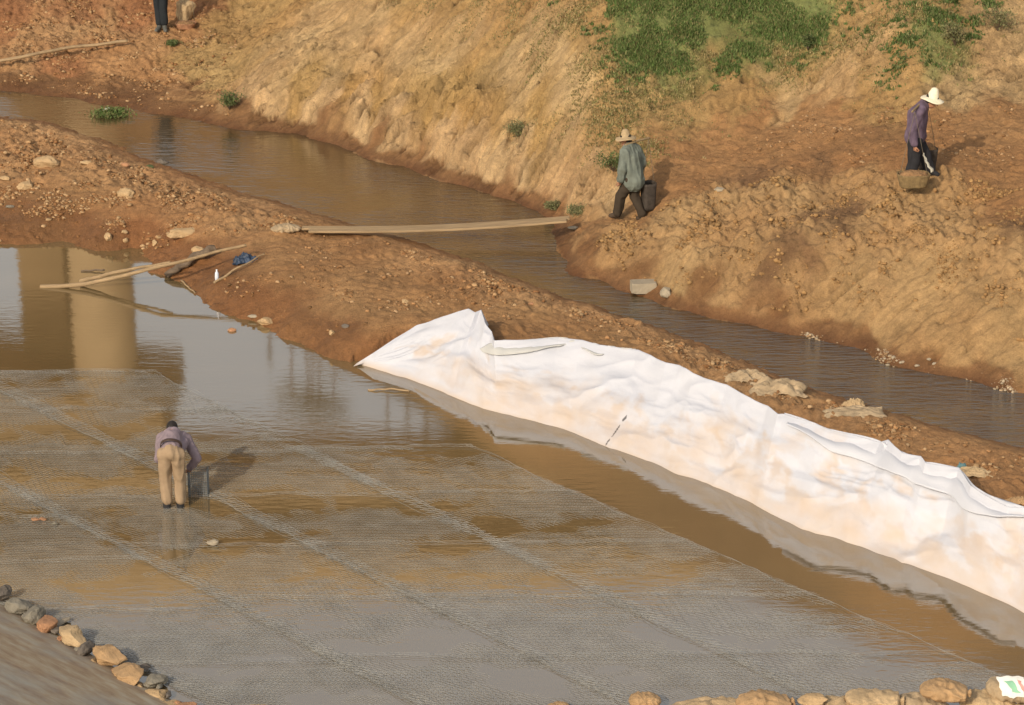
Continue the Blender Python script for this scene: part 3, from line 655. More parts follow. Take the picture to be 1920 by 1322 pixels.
def slack_bag(u, v, w, h, m_, lb, grp):
    sc = px(v, .1); vv, ff = rock_mesh((w/sc*1.02, .30, h/sc*.62), int(u+v), 11, .05)
    k_ = (1-np.abs(perlin(vv[:, 0]*9+u, vv[:, 1]*5+vv[:, 2]*6, 61))*2); nn = vv/np.linalg.norm(vv, axis=1, keepdims=True); vv = vv+nn*(k_*.016)[:, None]
    p = at(u, v, .12); o = mesh_np('sandbag', vv, ff, m_); o.location = (p[0], p[1], p[2]); o.rotation_euler = (.1, .0, -.85)
    return tag(o, lb, 'sandbag', grp)
slack_bag(132,1192,82,52,M_bag,'tan sandbag with a dark open end next to the brown block',ga)
slack_bag(203,1228,84,50,M_bag_or,'creased orange tan sandbag in the middle of the slope edging',ga)
slack_bag(243,1264,76,44,M_bag_or,'smooth yellow orange sandbag below the creased one on the slope edge',ga)
for k, (u, v) in enumerate(((20,1132),(50,1152),(76,1172),(104,1180),(112,1196),(148,1216),(176,1238),(186,1214),(216,1256),(232,1244),(262,1284),(272,1248),(248,1292),(280,1300),(302,1312),(316,1300),(334,1318),(300,1285))):
    stone(u, v, 12+(k*7) % 13, 10+(k*5) % 9, (M_rock_red, M_rock_grey, M_rock_tan, M_rock_dark)[k % 4], 'small muddy stone wedged between the larger ones beside the concrete slope', group='small stones in the slope edging', z=.03, cuts=8, sink=.2, depth=.14)
# row of bags along the bottom right
gb = 'sandbags piled along the near edge of the pool'
BR = [
 (1209,1314,58,34,M_bag_or,'small lone tan sandbag at the left end of the near row',0,.10,0),
 (1325,1334,150,46,M_bag,'long flat tan sandbag right of the lone small one',.05,.06,1),
 (1436,1318,104,44,M_bag_or,'plump sandbag with a shaded dent lying over the long flat one',.1,.20,1),
 (1575,1334,120,44,M_bag,'low tan sandbag under the broken lump in the near row',0,.08,0),
 (1640,1312,104,40,M_bag,'sandbag with a dark frayed tied end pointing right',-.15,.22,1),
 (1725,1330,110,50,M_bag_pale,'pale sandbag underneath the orange one with the tied end',0,.10,0),
 (1772,1296,92,36,M_bag_or,'orange sandbag with a tied end, on top of the row',-.18,.36,1),
 (1672,1338,60,34,M_bag_pale,'small pale sandbag wedged below the frayed one',.2,.1,0),
 (1852,1320,100,52,M_bag,'rounded tan sandbag left of the printed white one',0,.14,0),
 (1047,1326,42,20,M_bag_or,'orange tip of a sandbag rising at the bottom centre',0,.05,0),
 (480,1330,48,18,M_bag,'tan top of a sandbag at the bottom left of centre',0,.03,0),
 (1940,1335,80,50,M_bag,'tan sandbag cut by the lower right corner',0,.1,0)]
for u, v, w, h, m_, lb, rz, z, tie in BR: bag(u, v, w, h, m_, lb, rz, z, gb, bool(tie))
stone(1524,1306,62,26,M_rock_tan,'broken tan lump resting on the bags between the plump and the frayed one','lump of earth',gb,z=.22,cuts=9,name='earth_lump')
wb = bag(1900,1292,96,62,M_bag_pale,'white woven sack with a green and pink print at the right end of the row',-.2,.30,gb,False)
M_print_g = mat('green_print', (.22,.45,.30), .6, .15, 12, .2, 50); M_print_p = mat('pink_print', (.62,.30,.26), .6, .2, 12, .2, 50); M_white_w = mat('white_weave', (.72,.72,.68), .7, .08, 20, .3, 90)
def wrap_patch(parent, name, m_, x0, x1, a0, a1, L, Wd, Hh, lift=.012):
    nu, nv = 14, 14; U, Aa = np.meshgrid(np.linspace(x0, x1, nu), np.radians(np.linspace(a0, a1, nv)), indexing='ij')
    U = U + (np.linspace(-1, 1, nv)[None, :])*.16; Aa = Aa + perlin(U*3, Aa*3, 71)*.12; U = U + perlin(U*4, Aa*4, 72)*.05
    e = (1-np.abs(U)**3.2)**.5
    V = np.stack([U*L/2, np.sign(np.cos(Aa))*np.abs(np.cos(Aa))**.8*(e*Wd/2+lift), np.abs(np.sin(Aa))**.85*(e*Hh/2+lift)], -1)
    return mesh_np(name, V.reshape(-1, 3), grid_faces(nu, nv), m_, parent)
sb = px(1292, .3); Lb, Wb, Hb = 96/sb, .4, 62/sb*.95
wrap_patch(wb, 'white_panel', M_white_w, -.62, .75, 195-180+190, 275, Lb, Wb, Hb, .016) if False else None
for nm, m_, x0, x1, a0, a1, lf in (('white_panel', M_white_w, -.55, .5, 105, 178, .024), ('green_print', M_print_g, -.2, .12, 125, 160, .030), ('pink_print', M_print_p, .28, .4, 120, 170, .030)):
    o = wrap_patch(wb, nm, m_, x0, x1, a0, a1, Lb, Wb, Hb, lf)
    for vtx in o.data.vertices: vtx.co.y = -abs(vtx.co.y)
# small rubble in and on the pool
stone(66,972,22,8,M_rock_red,'left one of two small red brick pieces lying on the mesh',cat='brick piece',z=.02,name='brick_piece',cuts=9)
stone(80,971,16,9,M_rock_red,'right one of two small red brick pieces lying on the mesh',cat='brick piece',z=.02,name='brick_piece',cuts=9)
stone(102,980,14,8,M_rock_grey,'small grey stone beside the red brick pieces on the mesh',z=.02)
stone(401,1014,30,14,M_rock_pale,'crumpled grey white plastic scrap lying on the mesh below the bending worker',cat='plastic scrap',z=.02,name='plastic_scrap',cuts=12)
def rag(name, u, v, w, h, m_, label, cat, seed, fl=.35, sinkz=0):
    p = hit(u, v+h*.4); s = px(v, .4); n_ = 40
    U, Vv = np.meshgrid(np.linspace(-1, 1, n_), np.linspace(-1, 1, n_), indexing='ij')
    rr = 1+.25*perlin(np.arctan2(Vv, U)*1.2+seed, U*0, seed)
    X_, Y_ = U*w/s/2*rr, Vv*w/s*.32*rr
    Zz = (np.clip(1-U**2*.9-Vv**2*.9, 0, 1)**.6)*h/s*.9*(1+.5*fbm(U*1.5+seed, Vv*1.5, 3, seed)) + fbm(U*3+seed, Vv*3, 3, seed+5)*h/s*fl
    Zz = np.maximum(Zz, -.02)
    o = mesh_np(name, np.stack([X_, Y_, Zz], -1).reshape(-1, 3), grid_faces(n_, n_), m_); o.location = tuple(p - [0, 0, .0])
    md = o.modifiers.new('t', 'SOLIDIFY'); md.thickness = .006
    return tag(o, label, cat)
# flattened bags on the berm crest behind the sheet
gc = 'old bags on the berm behind the white sheet'
for u, v, w, h, m_, lb, rz in ((1400,705,62,28,M_bag_pale,'crumpled tan bag at the upper left of the pair on the berm crest',-.5),(1460,724,84,34,M_bag_pale,'larger layered tan bag of the pair on the berm crest',-.1),(1604,772,84,16,M_bag_pale,'flattened pale bag lying at the stream side of the berm',0),(1600,757,34,30,M_bag,'small tan lump sitting on the flattened pale bag',.3),(1825,883,54,16,M_bag,'tan scrap bag behind the upper corner of the white sheet',.2),(1908,938,34,20,M_bag_or,'orange tan bag end at the right edge above the sheet',0),(536,428,56,13,M_bag_pale,'dirty white bag at the left end of the plank bridge',.15)):
    
    if u > 1000:
        o = rag('old_bag', u, v, w*1.25, h*.5, m_, lb, 'bag', int(u), .30); o['group'] = gc; continue
    p = hit(u, v+h*.3); s = px(v, .5); q, f = bag_mesh(w/s, .28, h/s*1.1, int(u), False)
    o = mesh_np('old_bag', q, f, m_); o.location = (p[0], p[1], p[2]+h/s*.25); o.rotation_euler = (0, 0, rz); tag(o, lb, 'bag', gc if u > 1000 else None)

# ------------------------------------------------------------------ concrete slope, lower left
e0, e1 = at(-260, 1000, .02)[:2], at(365, 1352, .02)[:2]
dn = (e1-e0)/np.linalg.norm(e1-e0); pn = np.array([dn[1], -dn[0]]);  pn = pn if pn[0] < 0 else -pn
nu, nv = 120, 60
SG, RG = np.meshgrid(np.linspace(-30, 14, nu), np.linspace(-.5, 14, nv), indexing='ij')
V = np.stack([e0[0]+dn[0]*SG+pn[0]*RG, e0[1]+dn[1]*SG+pn[1]*RG, .06+RG*.42+perlin(SG*1.3, RG*1.3, 400)*.012], -1)
def slab_mat():
    m, t, p = new_mat('slope_concrete'); L = t.links.new
    g = N(t, 'ShaderNodeNewGeometry'); mp = N(t, 'ShaderNodeMapping'); mp.inputs['Rotation'].default_value = (0, 0, -math.atan2(dn[1], dn[0])); L(g.outputs['Position'], mp.inputs[0])
    mp2 = N(t, 'ShaderNodeMapping'); mp2.inputs['Scale'].default_value = (1.3, 4.2, 1); L(mp.outputs[0], mp2.inputs[0])
    n1 = N(t, 'ShaderNodeTexNoise'); n1.inputs['Scale'].default_value = 1.4; n1.inputs['Detail'].default_value = 8; n1.inputs['Roughness'].default_value = .65; L(mp2.outputs[0], n1.inputs['Vector'])
    n2 = N(t, 'ShaderNodeTexNoise'); n2.inputs['Scale'].default_value = .9; n2.inputs['Detail'].default_value = 10; n2.inputs['Roughness'].default_value = .75; L(g.outputs['Position'], n2.inputs['Vector'])
    r = N(t, 'ShaderNodeValToRGB'); e = r.color_ramp.elements
    e[0].position = .32; e[0].color = (.24, .15, .09, 1); e[1].position = .68; e[1].color = (.46, .40, .29, 1)
    k = e.new(.5); k.color = (.37, .275, .17, 1); L(n1.outputs[0], r.inputs[0])
    mx = N(t, 'ShaderNodeMix', data_type='RGBA'); mr = N(t, 'ShaderNodeMapRange'); mr.inputs[1].default_value = .45; mr.inputs[2].default_value = .65; mr.inputs[4].default_value = .6; L(n2.outputs[0], mr.inputs[0])
    L(mr.outputs[0], mx.inputs[0]); L(r.outputs[0], mx.inputs[6]); mx.inputs[7].default_value = (.33, .33, .30, 1)
    L(mx.outputs[2], p.inputs['Base Color']); p.inputs['Roughness'].default_value = .85
    b = N(t, 'ShaderNodeBump'); b.inputs['Strength'].default_value = .4; b.inputs['Distance'].default_value = .015; L(n1.outputs[0], b.inputs['Height']); L(b.outputs[0], p.inputs['Normal'])
    return m
slab = mesh_np('embankment_slope', V.reshape(-1, 3), grid_faces(nu, nv), slab_mat())
if slab.data.polygons[0].normal.z < 0: slab.data.flip_normals()
md = slab.modifiers.new('t', 'SOLIDIFY'); md.thickness = .18; md.offset = -1
tag(slab, kind='structure')

# ------------------------------------------------------------------ planks and poles
M_wood = mat('weathered_wood', (.32, .225, .125), .85, .25, 3, .5, 12, .01, stretch=(.6, 12, 12))
M_wood_d = mat('dark_wet_wood', (.14, .10, .065), .7, .25, 3, .5, 12, .01, stretch=(.6, 12, 12))
def tube_path(pts, r0, r1, seg=10, n_=60, wob=.01, seed=0, flat=1.0):
    Pp = resample(np.array(pts, float), n_); t_ = np.gradient(Pp, axis=0); t_ /= np.linalg.norm(t_, axis=1, keepdims=True)
    s = np.cross(t_, [0, 0, 1.0]); s /= np.linalg.norm(s, axis=1, keepdims=True)+1e-9; w = np.cross(s, t_)
    k = np.linspace(0, 1, n_); rad = r0+(r1-r0)*k
    Pp = Pp + (s*perlin(k*4+seed, k*0+seed, seed)[:, None] + w*perlin(k*4+seed+7, k*0, seed)[:, None]*.6)*wob
    an = np.linspace(0, 2*np.pi, seg, endpoint=False)
    ca, sa2 = np.cos(an), np.sin(an)
    V = Pp[:, None]+(s[:, None]*ca[None, :, None]+w[:, None]*(sa2*flat)[None, :, None])*(rad*(1+.08*perlin(k*20, k*0, seed+1)))[:, None, None]
    idx = np.arange(n_*seg).reshape(n_, seg); nx2 = np.roll(idx, -1, 1)
    Fq = np.stack([idx[:-1], nx2[:-1], nx2[1:], idx[1:]], -1).reshape(-1, 4)
    c0, c1 = len(V.reshape(-1, 3)), len(V.reshape(-1, 3))+1
    V = np.concatenate([V.reshape(-1, 3), Pp[:1], Pp[-1:]])
    caps = [(c0, idx[0, (k_+1) % seg], idx[0, k_], c0) for k_ in range(seg)] + [(c1, idx[-1, k_], idx[-1, (k_+1) % seg], c1) for k_ in range(seg)]
    return V, Fq, caps
def tube(name, pts, r0, r1, m_, parent=None, **k):
    V, Fq, caps = tube_path(pts, r0, r1, **k)
    m = bpy.data.meshes.new(name); m.from_pydata(V.tolist(), [], Fq.tolist()+[c[:3] for c in caps]); m.update()
    m.polygons.foreach_set('use_smooth', np.ones(len(m.polygons), dtype=bool)); m.materials.append(m_)
    o = bpy.data.objects.new(name, m); COL.objects.link(o)
    if parent: o.parent = parent
    return o
def plank(name, a, b, w, th, m_, parent=None, sag=0, seed=1):
    a, b = np.array(a, float), np.array(b, float); n_ = 60
    k = np.linspace(0, 1, n_)[:, None]; Pp = a+(b-a)*k; Pp[:, 2] -= sag*np.sin(np.pi*k[:, 0])
    d = (b-a)/np.linalg.norm(b-a); s = np.cross(d, [0, 0, 1.0]); s /= np.linalg.norm(s); up = np.cross(s, d)
    wv = w/2*(1+.12*perlin(k[:, 0]*9+seed, k[:, 0]*0, seed)); wo = perlin(k[:, 0]*3+seed, k[:, 0]*0+.5, seed+2)*w*.12
    ring = [(-1, -1), (1, -1), (1, 1), (-1, 1)]
    V = np.stack([Pp + s*(x_*wv+wo)[:, None] + up*(z_*th/2) for x_, z_ in ring], 1)
    idx = np.arange(n_*4).reshape(n_, 4); nx2 = np.roll(idx, -1, 1)
    Fq = np.stack([idx[:-1], nx2[:-1], nx2[1:], idx[1:]], -1).reshape(-1, 4).tolist() + [[0, 3, 2, 1], [n_*4-4, n_*4-3, n_*4-2, n_*4-1]]
    m = bpy.data.meshes.new(name); m.from_pydata(V.reshape(-1, 3).tolist(), [], Fq); m.update(); m.materials.append(m_)
    o = bpy.data.objects.new(name, m); COL.objects.link(o)
    bv = o.modifiers.new('b', 'BEVEL'); bv.width = .008; bv.segments = 2
    if parent: o.parent = parent
    return o
a, b = at(566, 428, .56), at(1068, 409, .74)
br = empty('plank_bridge', tuple(a))
for i, (dy, seed, ex0, ex1) in enumerate(((.0, 1, 0, .0), (-.138, 5, .12, -.05))):
    plank('plank', np.array([ex0, dy, 0.0]), b-a+np.array([ex1, dy, 0]), .145, .035, M_wood, br, .06, seed)
tag(br, 'footbridge of weathered planks laid across the stream', 'footbridge')
tag(tube('wooden_pole', [at(76, 538, .0), at(160, 533, .07), at(300, 500, .40), at(462, 460, .62)], .037, .022, M_wood, wob=.03, seed=4), 'long pale wooden pole leaning from the pool onto the bank', 'pole')
tag(tube('wooden_pole', [at(150, 528, .05), at(230, 508, .25), at(320, 492, .42)], .035, .02, M_wood, wob=.03, seed=9), 'thin second pole lying against the long leaning pole', 'pole')
tag(tube('driftwood', [hit(312, 523)+[0,0,.05], hit(350, 500)+[0,0,.08], hit(375, 490)+[0,0,.10], hit(405, 478)+[0,0,.10]], .075, .095, M_wood_d, wob=.10, seed=14, flat=.7), 'dark wet log under the leaning wooden pole', 'log')
tag(tube('stick', [hit(401, 533)+[0,0,.02], hit(450, 508)+[0,0,.06], hit(496, 482)+[0,0,.05]], .022, .012, M_wood, wob=.04, seed=19), 'slim stick lying on the berm below the blue cloth', 'stick')
tag(tube('stick', [hit(340, 528)+[0,0,.02], hit(366, 552)+[0,0,.02]], .016, .010, M_wood, wob=.02, seed=23, n_=20), 'short stick at the pool edge under the dark log', 'stick')
tag(tube('stick', [at(152, 508, .01), at(196, 506, .03)], .014, .014, M_wood_d, wob=.02, seed=25, n_=20), 'small dark twig floating above the long pole in the pool', 'stick')
tag(tube('stick', [at(690, 731, .01), at(730, 729, .03), at(768, 733, .02)], .012, .012, M_wood, wob=.03, seed=26, n_=20), 'pale twig floating at the tip of the white sheet', 'stick')
tag(tube('wooden_pole', [hit(-60, 140)+[0,0,.12], hit(60, 120)+[0,0,.20], hit(160, 101)+[0,0,.16], hit(240, 88)+[0,0,.12]], .05, .045, M_wood, wob=.05, seed=31, flat=.7), 'long beam lying across the slope at the far upper left', 'pole')
# blue cloth, bottle, litter
M_blue = mat('blue_plastic', (.025, .045, .085), .5, .4, 8, .5, 30, .02)
rag('cloth', 461, 485, 46, 13, M_blue, 'crumpled dark blue plastic cloth on the berm beside the poles', 'cloth', 3)
rag('cloth', 1803, 875, 20, 10, mat('teal_plastic', (.10,.20,.22), .5, .2, 8, .3, 30), 'teal scrap behind the upper corner of the white sheet', 'cloth', 8)
def lathe(name, prof, m_, parent=None, seg=20, flipz=False):
    pr = np.array(prof, float); an = np.linspace(0, 2*np.pi, seg, endpoint=False)
    V = np.stack([np.outer(pr[:, 0], np.cos(an)), np.outer(pr[:, 0], np.sin(an)), np.repeat(pr[:, 1:2], seg, 1)], -1)
    idx = np.arange(len(pr)*seg).reshape(-1, seg); nx2 = np.roll(idx, -1, 1)
    Fq = np.stack([idx[:-1], nx2[:-1], nx2[1:], idx[1:]], -1).reshape(-1, 4)
    return mesh_np(name, V.reshape(-1, 3), Fq, m_, parent)
bt = empty('plastic_bottle', tuple(hit(407, 526))); bt.scale = (.75, .75, .8)
M_clear = mat('milky_plastic', (.62, .66, .74), .3, .08, 20, .1, 50); M_capb = mat('bottle_cap', (.75, .78, .85), .5, .05)
lathe('bottle_body', [(.001,0),(.04,.004),(.042,.02),(.042,.13),(.036,.16),(.016,.19),(.014,.205)], M_clear, bt); lathe('cap', [(.017,.205),(.018,.225),(.001,.226)], M_capb, bt)
tag(bt, 'small whitish plastic bottle standing at the berm edge below the blue cloth', 'bottle')

# ------------------------------------------------------------------ rubble, clods, gravel (uncountable)
def scatter(name, label, cat, polys, count, smin, smax, mt, tones, flat=.7, pw=2.2, geo=ICO1, seed=1):
    r = np.random.default_rng(seed); PTS = []
    for (pu, wgt) in polys:
        pu = np.array(pu, float); lo_, hi_ = pu.min(0), pu.max(0)
        need = int(count*wgt)
        # place on a fine table of ground points seen through the outline
        m_ = dense
        uu, vv = proj(xr[m_], yr[m_], Z[m_]); ins = np.zeros(len(uu), bool); j = len(pu)-1
        for i in range(len(pu)):
            c = ((pu[i, 1] > vv) != (pu[j, 1] > vv)) & (uu < (pu[j, 0]-pu[i, 0])*(vv-pu[i, 1])/(pu[j, 1]-pu[i, 1]+1e-9)+pu[i, 0]); ins ^= c; j = i
        zz = Z[m_]; ins &= (zz > .02) & ~((np.abs(zz-SW) < .0)); ids = np.nonzero(ins)[0]
        cl = fbm(xr[m_][ids]*1.5, yr[m_][ids]*1.5, 2, seed+50); pr_ = np.clip(.15+cl*1.4, .04, 1)**1.3; pr_ /= pr_.sum()
        ids = r.choice(ids, need, p=pr_)
        PTS.append(np.stack([xr[m_][ids], yr[m_][ids], zz[ids]], 1))
    Pp = np.concatenate(PTS); n_ = len(Pp); Pp[:, :2] += r.normal(0, .02, (n_, 2))
    sz = smin+(smax-smin)*r.random(n_)**(pw*2)
    bv, bf = geo; nb = len(bv)
    J = 1+r.normal(0, .15, (n_, nb, 1)); sc3 = np.stack([r.uniform(.7, 1.3, n_), r.uniform(.7, 1.3, n_), r.uniform(flat*.7, flat*1.2, n_)], 1)
    an = r.uniform(0, 6.28, n_); c, s = np.cos(an), np.sin(an)
    V = bv[None]*J*sc3[:, None]*sz[:, None, None]
    Vx = V[..., 0]*c[:, None]-V[..., 1]*s[:, None]; Vy = V[..., 0]*s[:, None]+V[..., 1]*c[:, None]
    V = np.stack([Vx, Vy, V[..., 2]], -1) + Pp[:, None]; V[..., 2] += (sz*.12)[:, None]
    Fc = (bf[None]+np.arange(n_)[:, None, None]*nb).reshape(-1, 3)
    tn = np.array(tones)[r.integers(0, len(tones), n_)]*r.uniform(.8, 1.2, (n_, 1))
    o = mesh_np(name, V.reshape(-1, 3), Fc, mt, smooth=True, col=np.repeat(tn, nb, 0))
    return tag(o, label, cat, kind='stuff')
M_clod = mat('clods', (1, 1, 1), .95, .12, 20, .6, 60, .01, attr=True, spec=.2)
bankR = [(1110,440),(1230,385),(1350,345),(1480,330),(1600,320),(1700,350),(1800,330),(1920,340),(1920,640),(1800,600),(1650,570),(1500,590),(1350,560),(1200,520),(1120,490)]
bankL = [(0,225),(150,262),(330,340),(470,385),(560,412),(520,440),(380,440),(280,470),(0,455)]
crest = [(700,448),(880,500),(1000,548),(1200,612),(1400,695),(1600,770),(1920,860),(1920,930),(1800,868),(1600,805),(1350,700),(1200,640),(1000,590),(850,530)]
farL = [(0,0),(330,0),(480,30),(430,110),(430,215),(300,205),(100,170),(0,155)]
scatter('soil_clods', 'crumbled tan earth clods all over the right bank mound', 'clods', [(bankR, 1)], 7000, .006, .040, M_clod, [(.32,.19,.080),(.29,.17,.072),(.35,.215,.092),(.26,.15,.062)], seed=5, pw=3.2, flat=.85)
scatter('rubble', 'brown rubble and gravel covering the left bank and the berm crest', 'rubble', [(bankL, .6), (crest, .25), (farL, .35)], 9000, .008, .040, M_clod, [(.34,.19,.085),(.28,.15,.065),(.38,.24,.12),(.24,.12,.05),(.42,.28,.15)], seed=6)
mudp = [(560,430),(700,460),(880,520),(1000,580),(1180,640),(900,600),(860,570),(700,640),(560,620),(400,540),(480,480)]
scatter('pebbles', 'small pebbles strewn over the smooth mud berm', 'pebbles', [(mudp, .5), ([(1230,380),(1500,200),(1900,190),(1900,330),(1700,300),(1450,320),(1260,360)], .5)], 2200, .006, .034, M_clod, [(.36,.20,.09),(.28,.15,.065),(.20,.11,.05),(.40,.26,.14)], seed=7)
scatter('shore_gravel', 'pale gravel at the water line of the right bank', 'gravel', [([(1560,640),(1660,655),(1700,680),(1830,695),(1920,715),(1920,745),(1800,712),(1660,695),(1560,655)], .7), ([(1500,620),(1600,640),(1600,655),(1500,632)], .2)], 600, .006, .028, M_clod, [(.36,.26,.16),(.30,.19,.10),(.42,.34,.24)], seed=8)

# ------------------------------------------------------------------ grass and bushes
M_leaf = mat('grass_blades', (1, 1, 1), .7, .1, 5, 0, 30, attr=True, spec=.2)
def blades(name, label, cat, poly_, count, hmin, hmax, tones, lean=.35, wdt=.012, seed=1, clump=2.0, thr=.0, obj=True, kind='stuff'):
    r = np.random.default_rng(seed); pu = np.array(poly_, float)
    uu, vv = proj(xr[dense], yr[dense], Z[dense]); ins = np.zeros(len(uu), bool); j = len(pu)-1
    uu = uu + fbm(xr[dense]*1.1, yr[dense]*1.1, 4, seed+70)*75 + r.normal(0, 26, len(uu)); vv = vv + fbm(xr[dense]*1.1+30, yr[dense]*1.1, 4, seed+80)*35 + r.normal(0, 15, len(vv))
    for i in range(len(pu)):
        c = ((pu[i, 1] > vv) != (pu[j, 1] > vv)) & (uu < (pu[j, 0]-pu[i, 0])*(vv-pu[i, 1])/(pu[j, 1]-pu[i, 1]+1e-9)+pu[i, 0]); ins ^= c; j = i
    ids = np.nonzero(ins)[0]; xx, yy, zz = xr[dense][ids], yr[dense][ids], Z[dense][ids]
    cl = fbm(xx*clump, yy*clump, 3, seed+9); pr_ = np.clip(cl-thr+.3, .0, 1)**1.5+1e-6; pr_ /= pr_.sum()
    k = r.choice(len(ids), count, p=pr_); P0 = np.stack([xx[k], yy[k], zz[k]-.01], 1); P0[:, :2] += r.normal(0, .025, (count, 2))
    hh = r.uniform(hmin, hmax, count)*(0.6+.8*np.clip(cl[k]+.5, 0, 1)); an = r.uniform(0, 6.28, count)
    ld = r.normal(0, lean, (count, 2)); w = wdt*r.uniform(.6, 1.4, count)
    side = np.stack([np.cos(an)*w, np.sin(an)*w, 0*w], 1)
    mid = P0+np.stack([ld[:, 0]*hh*.35, ld[:, 1]*hh*.35, hh*.55], 1); top = P0+np.stack([ld[:, 0]*hh, ld[:, 1]*hh, hh], 1)
    V = np.stack([P0-side, P0+side, mid+side*.8, mid-side*.8, top], 1)
    b_ = np.arange(count)[:, None]*5
    Fc = np.concatenate([b_+np.array([[0, 1, 2]]), b_+np.array([[0, 2, 3]]), b_+np.array([[3, 2, 4]])])
    tn = np.array(tones)[r.integers(0, len(tones), count)]*r.uniform(.7, 1.3, (count, 1))
    o = mesh_np(name, V.reshape(-1, 3), Fc, M_leaf, smooth=False, col=np.repeat(tn, 5, 0))
    return tag(o, label, cat, kind=kind)
GR = [(.10,.155,.042),(.085,.135,.035),(.13,.165,.055),(.19,.18,.075)]
DR = [(.27,.21,.09),(.20,.17,.065),(.32,.25,.12),(.15,.15,.05)]
blades('grass', 'bright green grass covering the upper part of the hill', 'grass', [(1130,-30),(1600,-30),(1560,30),(1500,60),(1440,105),(1380,120),(1300,125),(1230,145),(1180,140),(1140,100),(1160,60)], 95000, .02, .065, GR, seed=21, thr=-.22, clump=1.6, wdt=.009)
blades('dry_grass', 'thin dry olive grass around the green patch and down the slope', 'grass', [(700,-10),(1140,-30),(1160,90),(1180,150),(1300,135),(1420,120),(1530,60),(1640,-30),(1880,-30),(1860,40),(1760,130),(1640,180),(1500,150),(1380,200),(1250,250),(1130,330),(1040,300),(1000,240),(1060,170),(1000,90),(860,60)], 45000, .012, .04, DR, seed=22, thr=-.28, clump=.9, wdt=.008)
blades('hillside_grass', 'darker green grass strip on the hillside above the far right worker', 'grass', [(1700,-20),(1830,-20),(1790,60),(1760,110),(1700,140),(1660,150),(1690,70)], 10000, .02, .06, [(.09,.13,.035),(.07,.11,.03),(.16,.17,.07)], seed=23, thr=-.1)
def shrub(u, v, w, h, label, tones, seed, n_=900, dead=False):
    r = np.random.default_rng(seed); p = hit(u, v+h*.4); s = px(v, 1.0); root = empty('shrub', tuple(p))
    W_, H_ = w/s, h/s
    # stems
    A_, B_ = [], []
    tips = []
    for k in range(16):
        an = r.uniform(0, 6.28); rr = r.uniform(.1, .45)*W_; tip = np.array([math.cos(an)*rr, math.sin(an)*rr*.8, H_*r.uniform(.5, 1)]); mid = tip*np.array([.4, .4, .55])
        A_ += [np.zeros(3), mid]; B_ += [mid, tip]; tips.append((mid, tip))
    V, Fc = prisms(np.array(A_)+[[0, 0, 1e-4]], np.array(B_)+[[1e-4, 0, 2e-4]], .005)
    mesh_np('stem', V, Fc, M_wood_d, root, smooth=False)
    c = np.array([tips[i][0]*(1-t)+tips[i][1]*t for i, t in zip(r.integers(0, 16, n_), r.uniform(.1, 1.1, n_))]) + r.normal(0, .13*W_, (n_, 3))*[1, 1, .6]
    c[:, 2] = np.abs(c[:, 2])
    d1 = r.normal(size=(n_, 3)); d1 /= np.linalg.norm(d1, axis=1, keepdims=True); d2 = np.cross(d1, r.normal(size=(n_, 3))); d2 /= np.linalg.norm(d2, axis=1, keepdims=True)
    L2 = r.uniform(.012, .035, (n_, 1))
    V = np.stack([c-d2*L2*.3, c+d1*L2, c+d2*L2*.3, c-d1*L2], 1); Fc = np.arange(n_*4).reshape(-1, 4)
    tn = np.array(tones)[r.integers(0, len(tones), n_)]*r.uniform(.7, 1.3, (n_, 1))
    mesh_np('foliage', V.reshape(-1, 3), Fc, M_leaf, root, smooth=False, col=np.repeat(tn, 4, 0))
    return tag(root, label, 'shrub', 'small shrubs growing on the banks')
G2 = [(.09,.13,.04),(.07,.10,.035),(.14,.16,.06)]
for a_ in ((430,192,44,36,'green shrub at the foot of the cut bank where it meets the stream'),(970,246,54,28,'grey green shrub halfway up the cut bank'),(1150,308,70,36,'low olive shrub on the slope left of the worker in the green jacket'),(1085,397,46,14,'straggly plant above the right end of the plank bridge'),(1035,388,30,16,'small dark plant at the water edge beside the plank bridge'),(1790,70,50,40,'dark shrub among grass near the top right hillside'),(1870,42,60,42,'dusky shrub nearest the top right corner'),(1515,85,24,28,'dark green shrub at the right rim of the grass patch'),(325,82,24,10,'tiny green plant below the standing worker at the far left'),):
    shrub(*a_, G2 if 'green' in a_[4] and 'grey' not in a_[4] else [(.17,.17,.075),(.13,.14,.06),(.23,.20,.095)], int(a_[0]))
# floating weed with white litter on it
p = at(207, 216, SW); r = np.random.default_rng(5); wr = empty('water_weed', tuple(p)); n_ = 1400
c = r.normal(0, 1, (n_, 3))*[.16, .12, .035]+[0, 0, .05]; c[:, 2] = np.abs(c[:, 2]); d1 = r.normal(size=(n_, 3)); d1 /= np.linalg.norm(d1, axis=1, keepdims=True); d2 = np.cross(d1, r.normal(size=(n_, 3))); d2 /= np.linalg.norm(d2, axis=1, keepdims=True)
V = np.stack([c-d2*.01, c+d1*.035, c+d2*.01, c-d1*.035], 1); tn = np.array(GR)[r.integers(0, 4, n_)]
mesh_np('foliage', V.reshape(-1, 3), np.arange(n_*4).reshape(-1, 4), M_leaf, wr, smooth=False, col=np.repeat(tn, 4, 0)); tag(wr, 'floating clump of green weed in the far left stretch of the stream', 'water weed')
o = tube('plastic_bag', [at(188, 211, SW+.03), at(196, 208, SW+.06), at(205, 205, SW+.08)], .03, .045, M_white_w, wob=.02, seed=3, n_=16); tag(o, 'small white plastic litter caught on the floating weed', 'litter')
stone(305,300,24,22,M_rock_dark,'dark debris lump at the stream edge of the left bank',cat='debris',name='debris')
stone(282,310,16,10,mat('mossy_stone', (.08,.10,.04), .9),'mossy green lump beside the dark debris at the stream edge',cat='debris',name='debris')

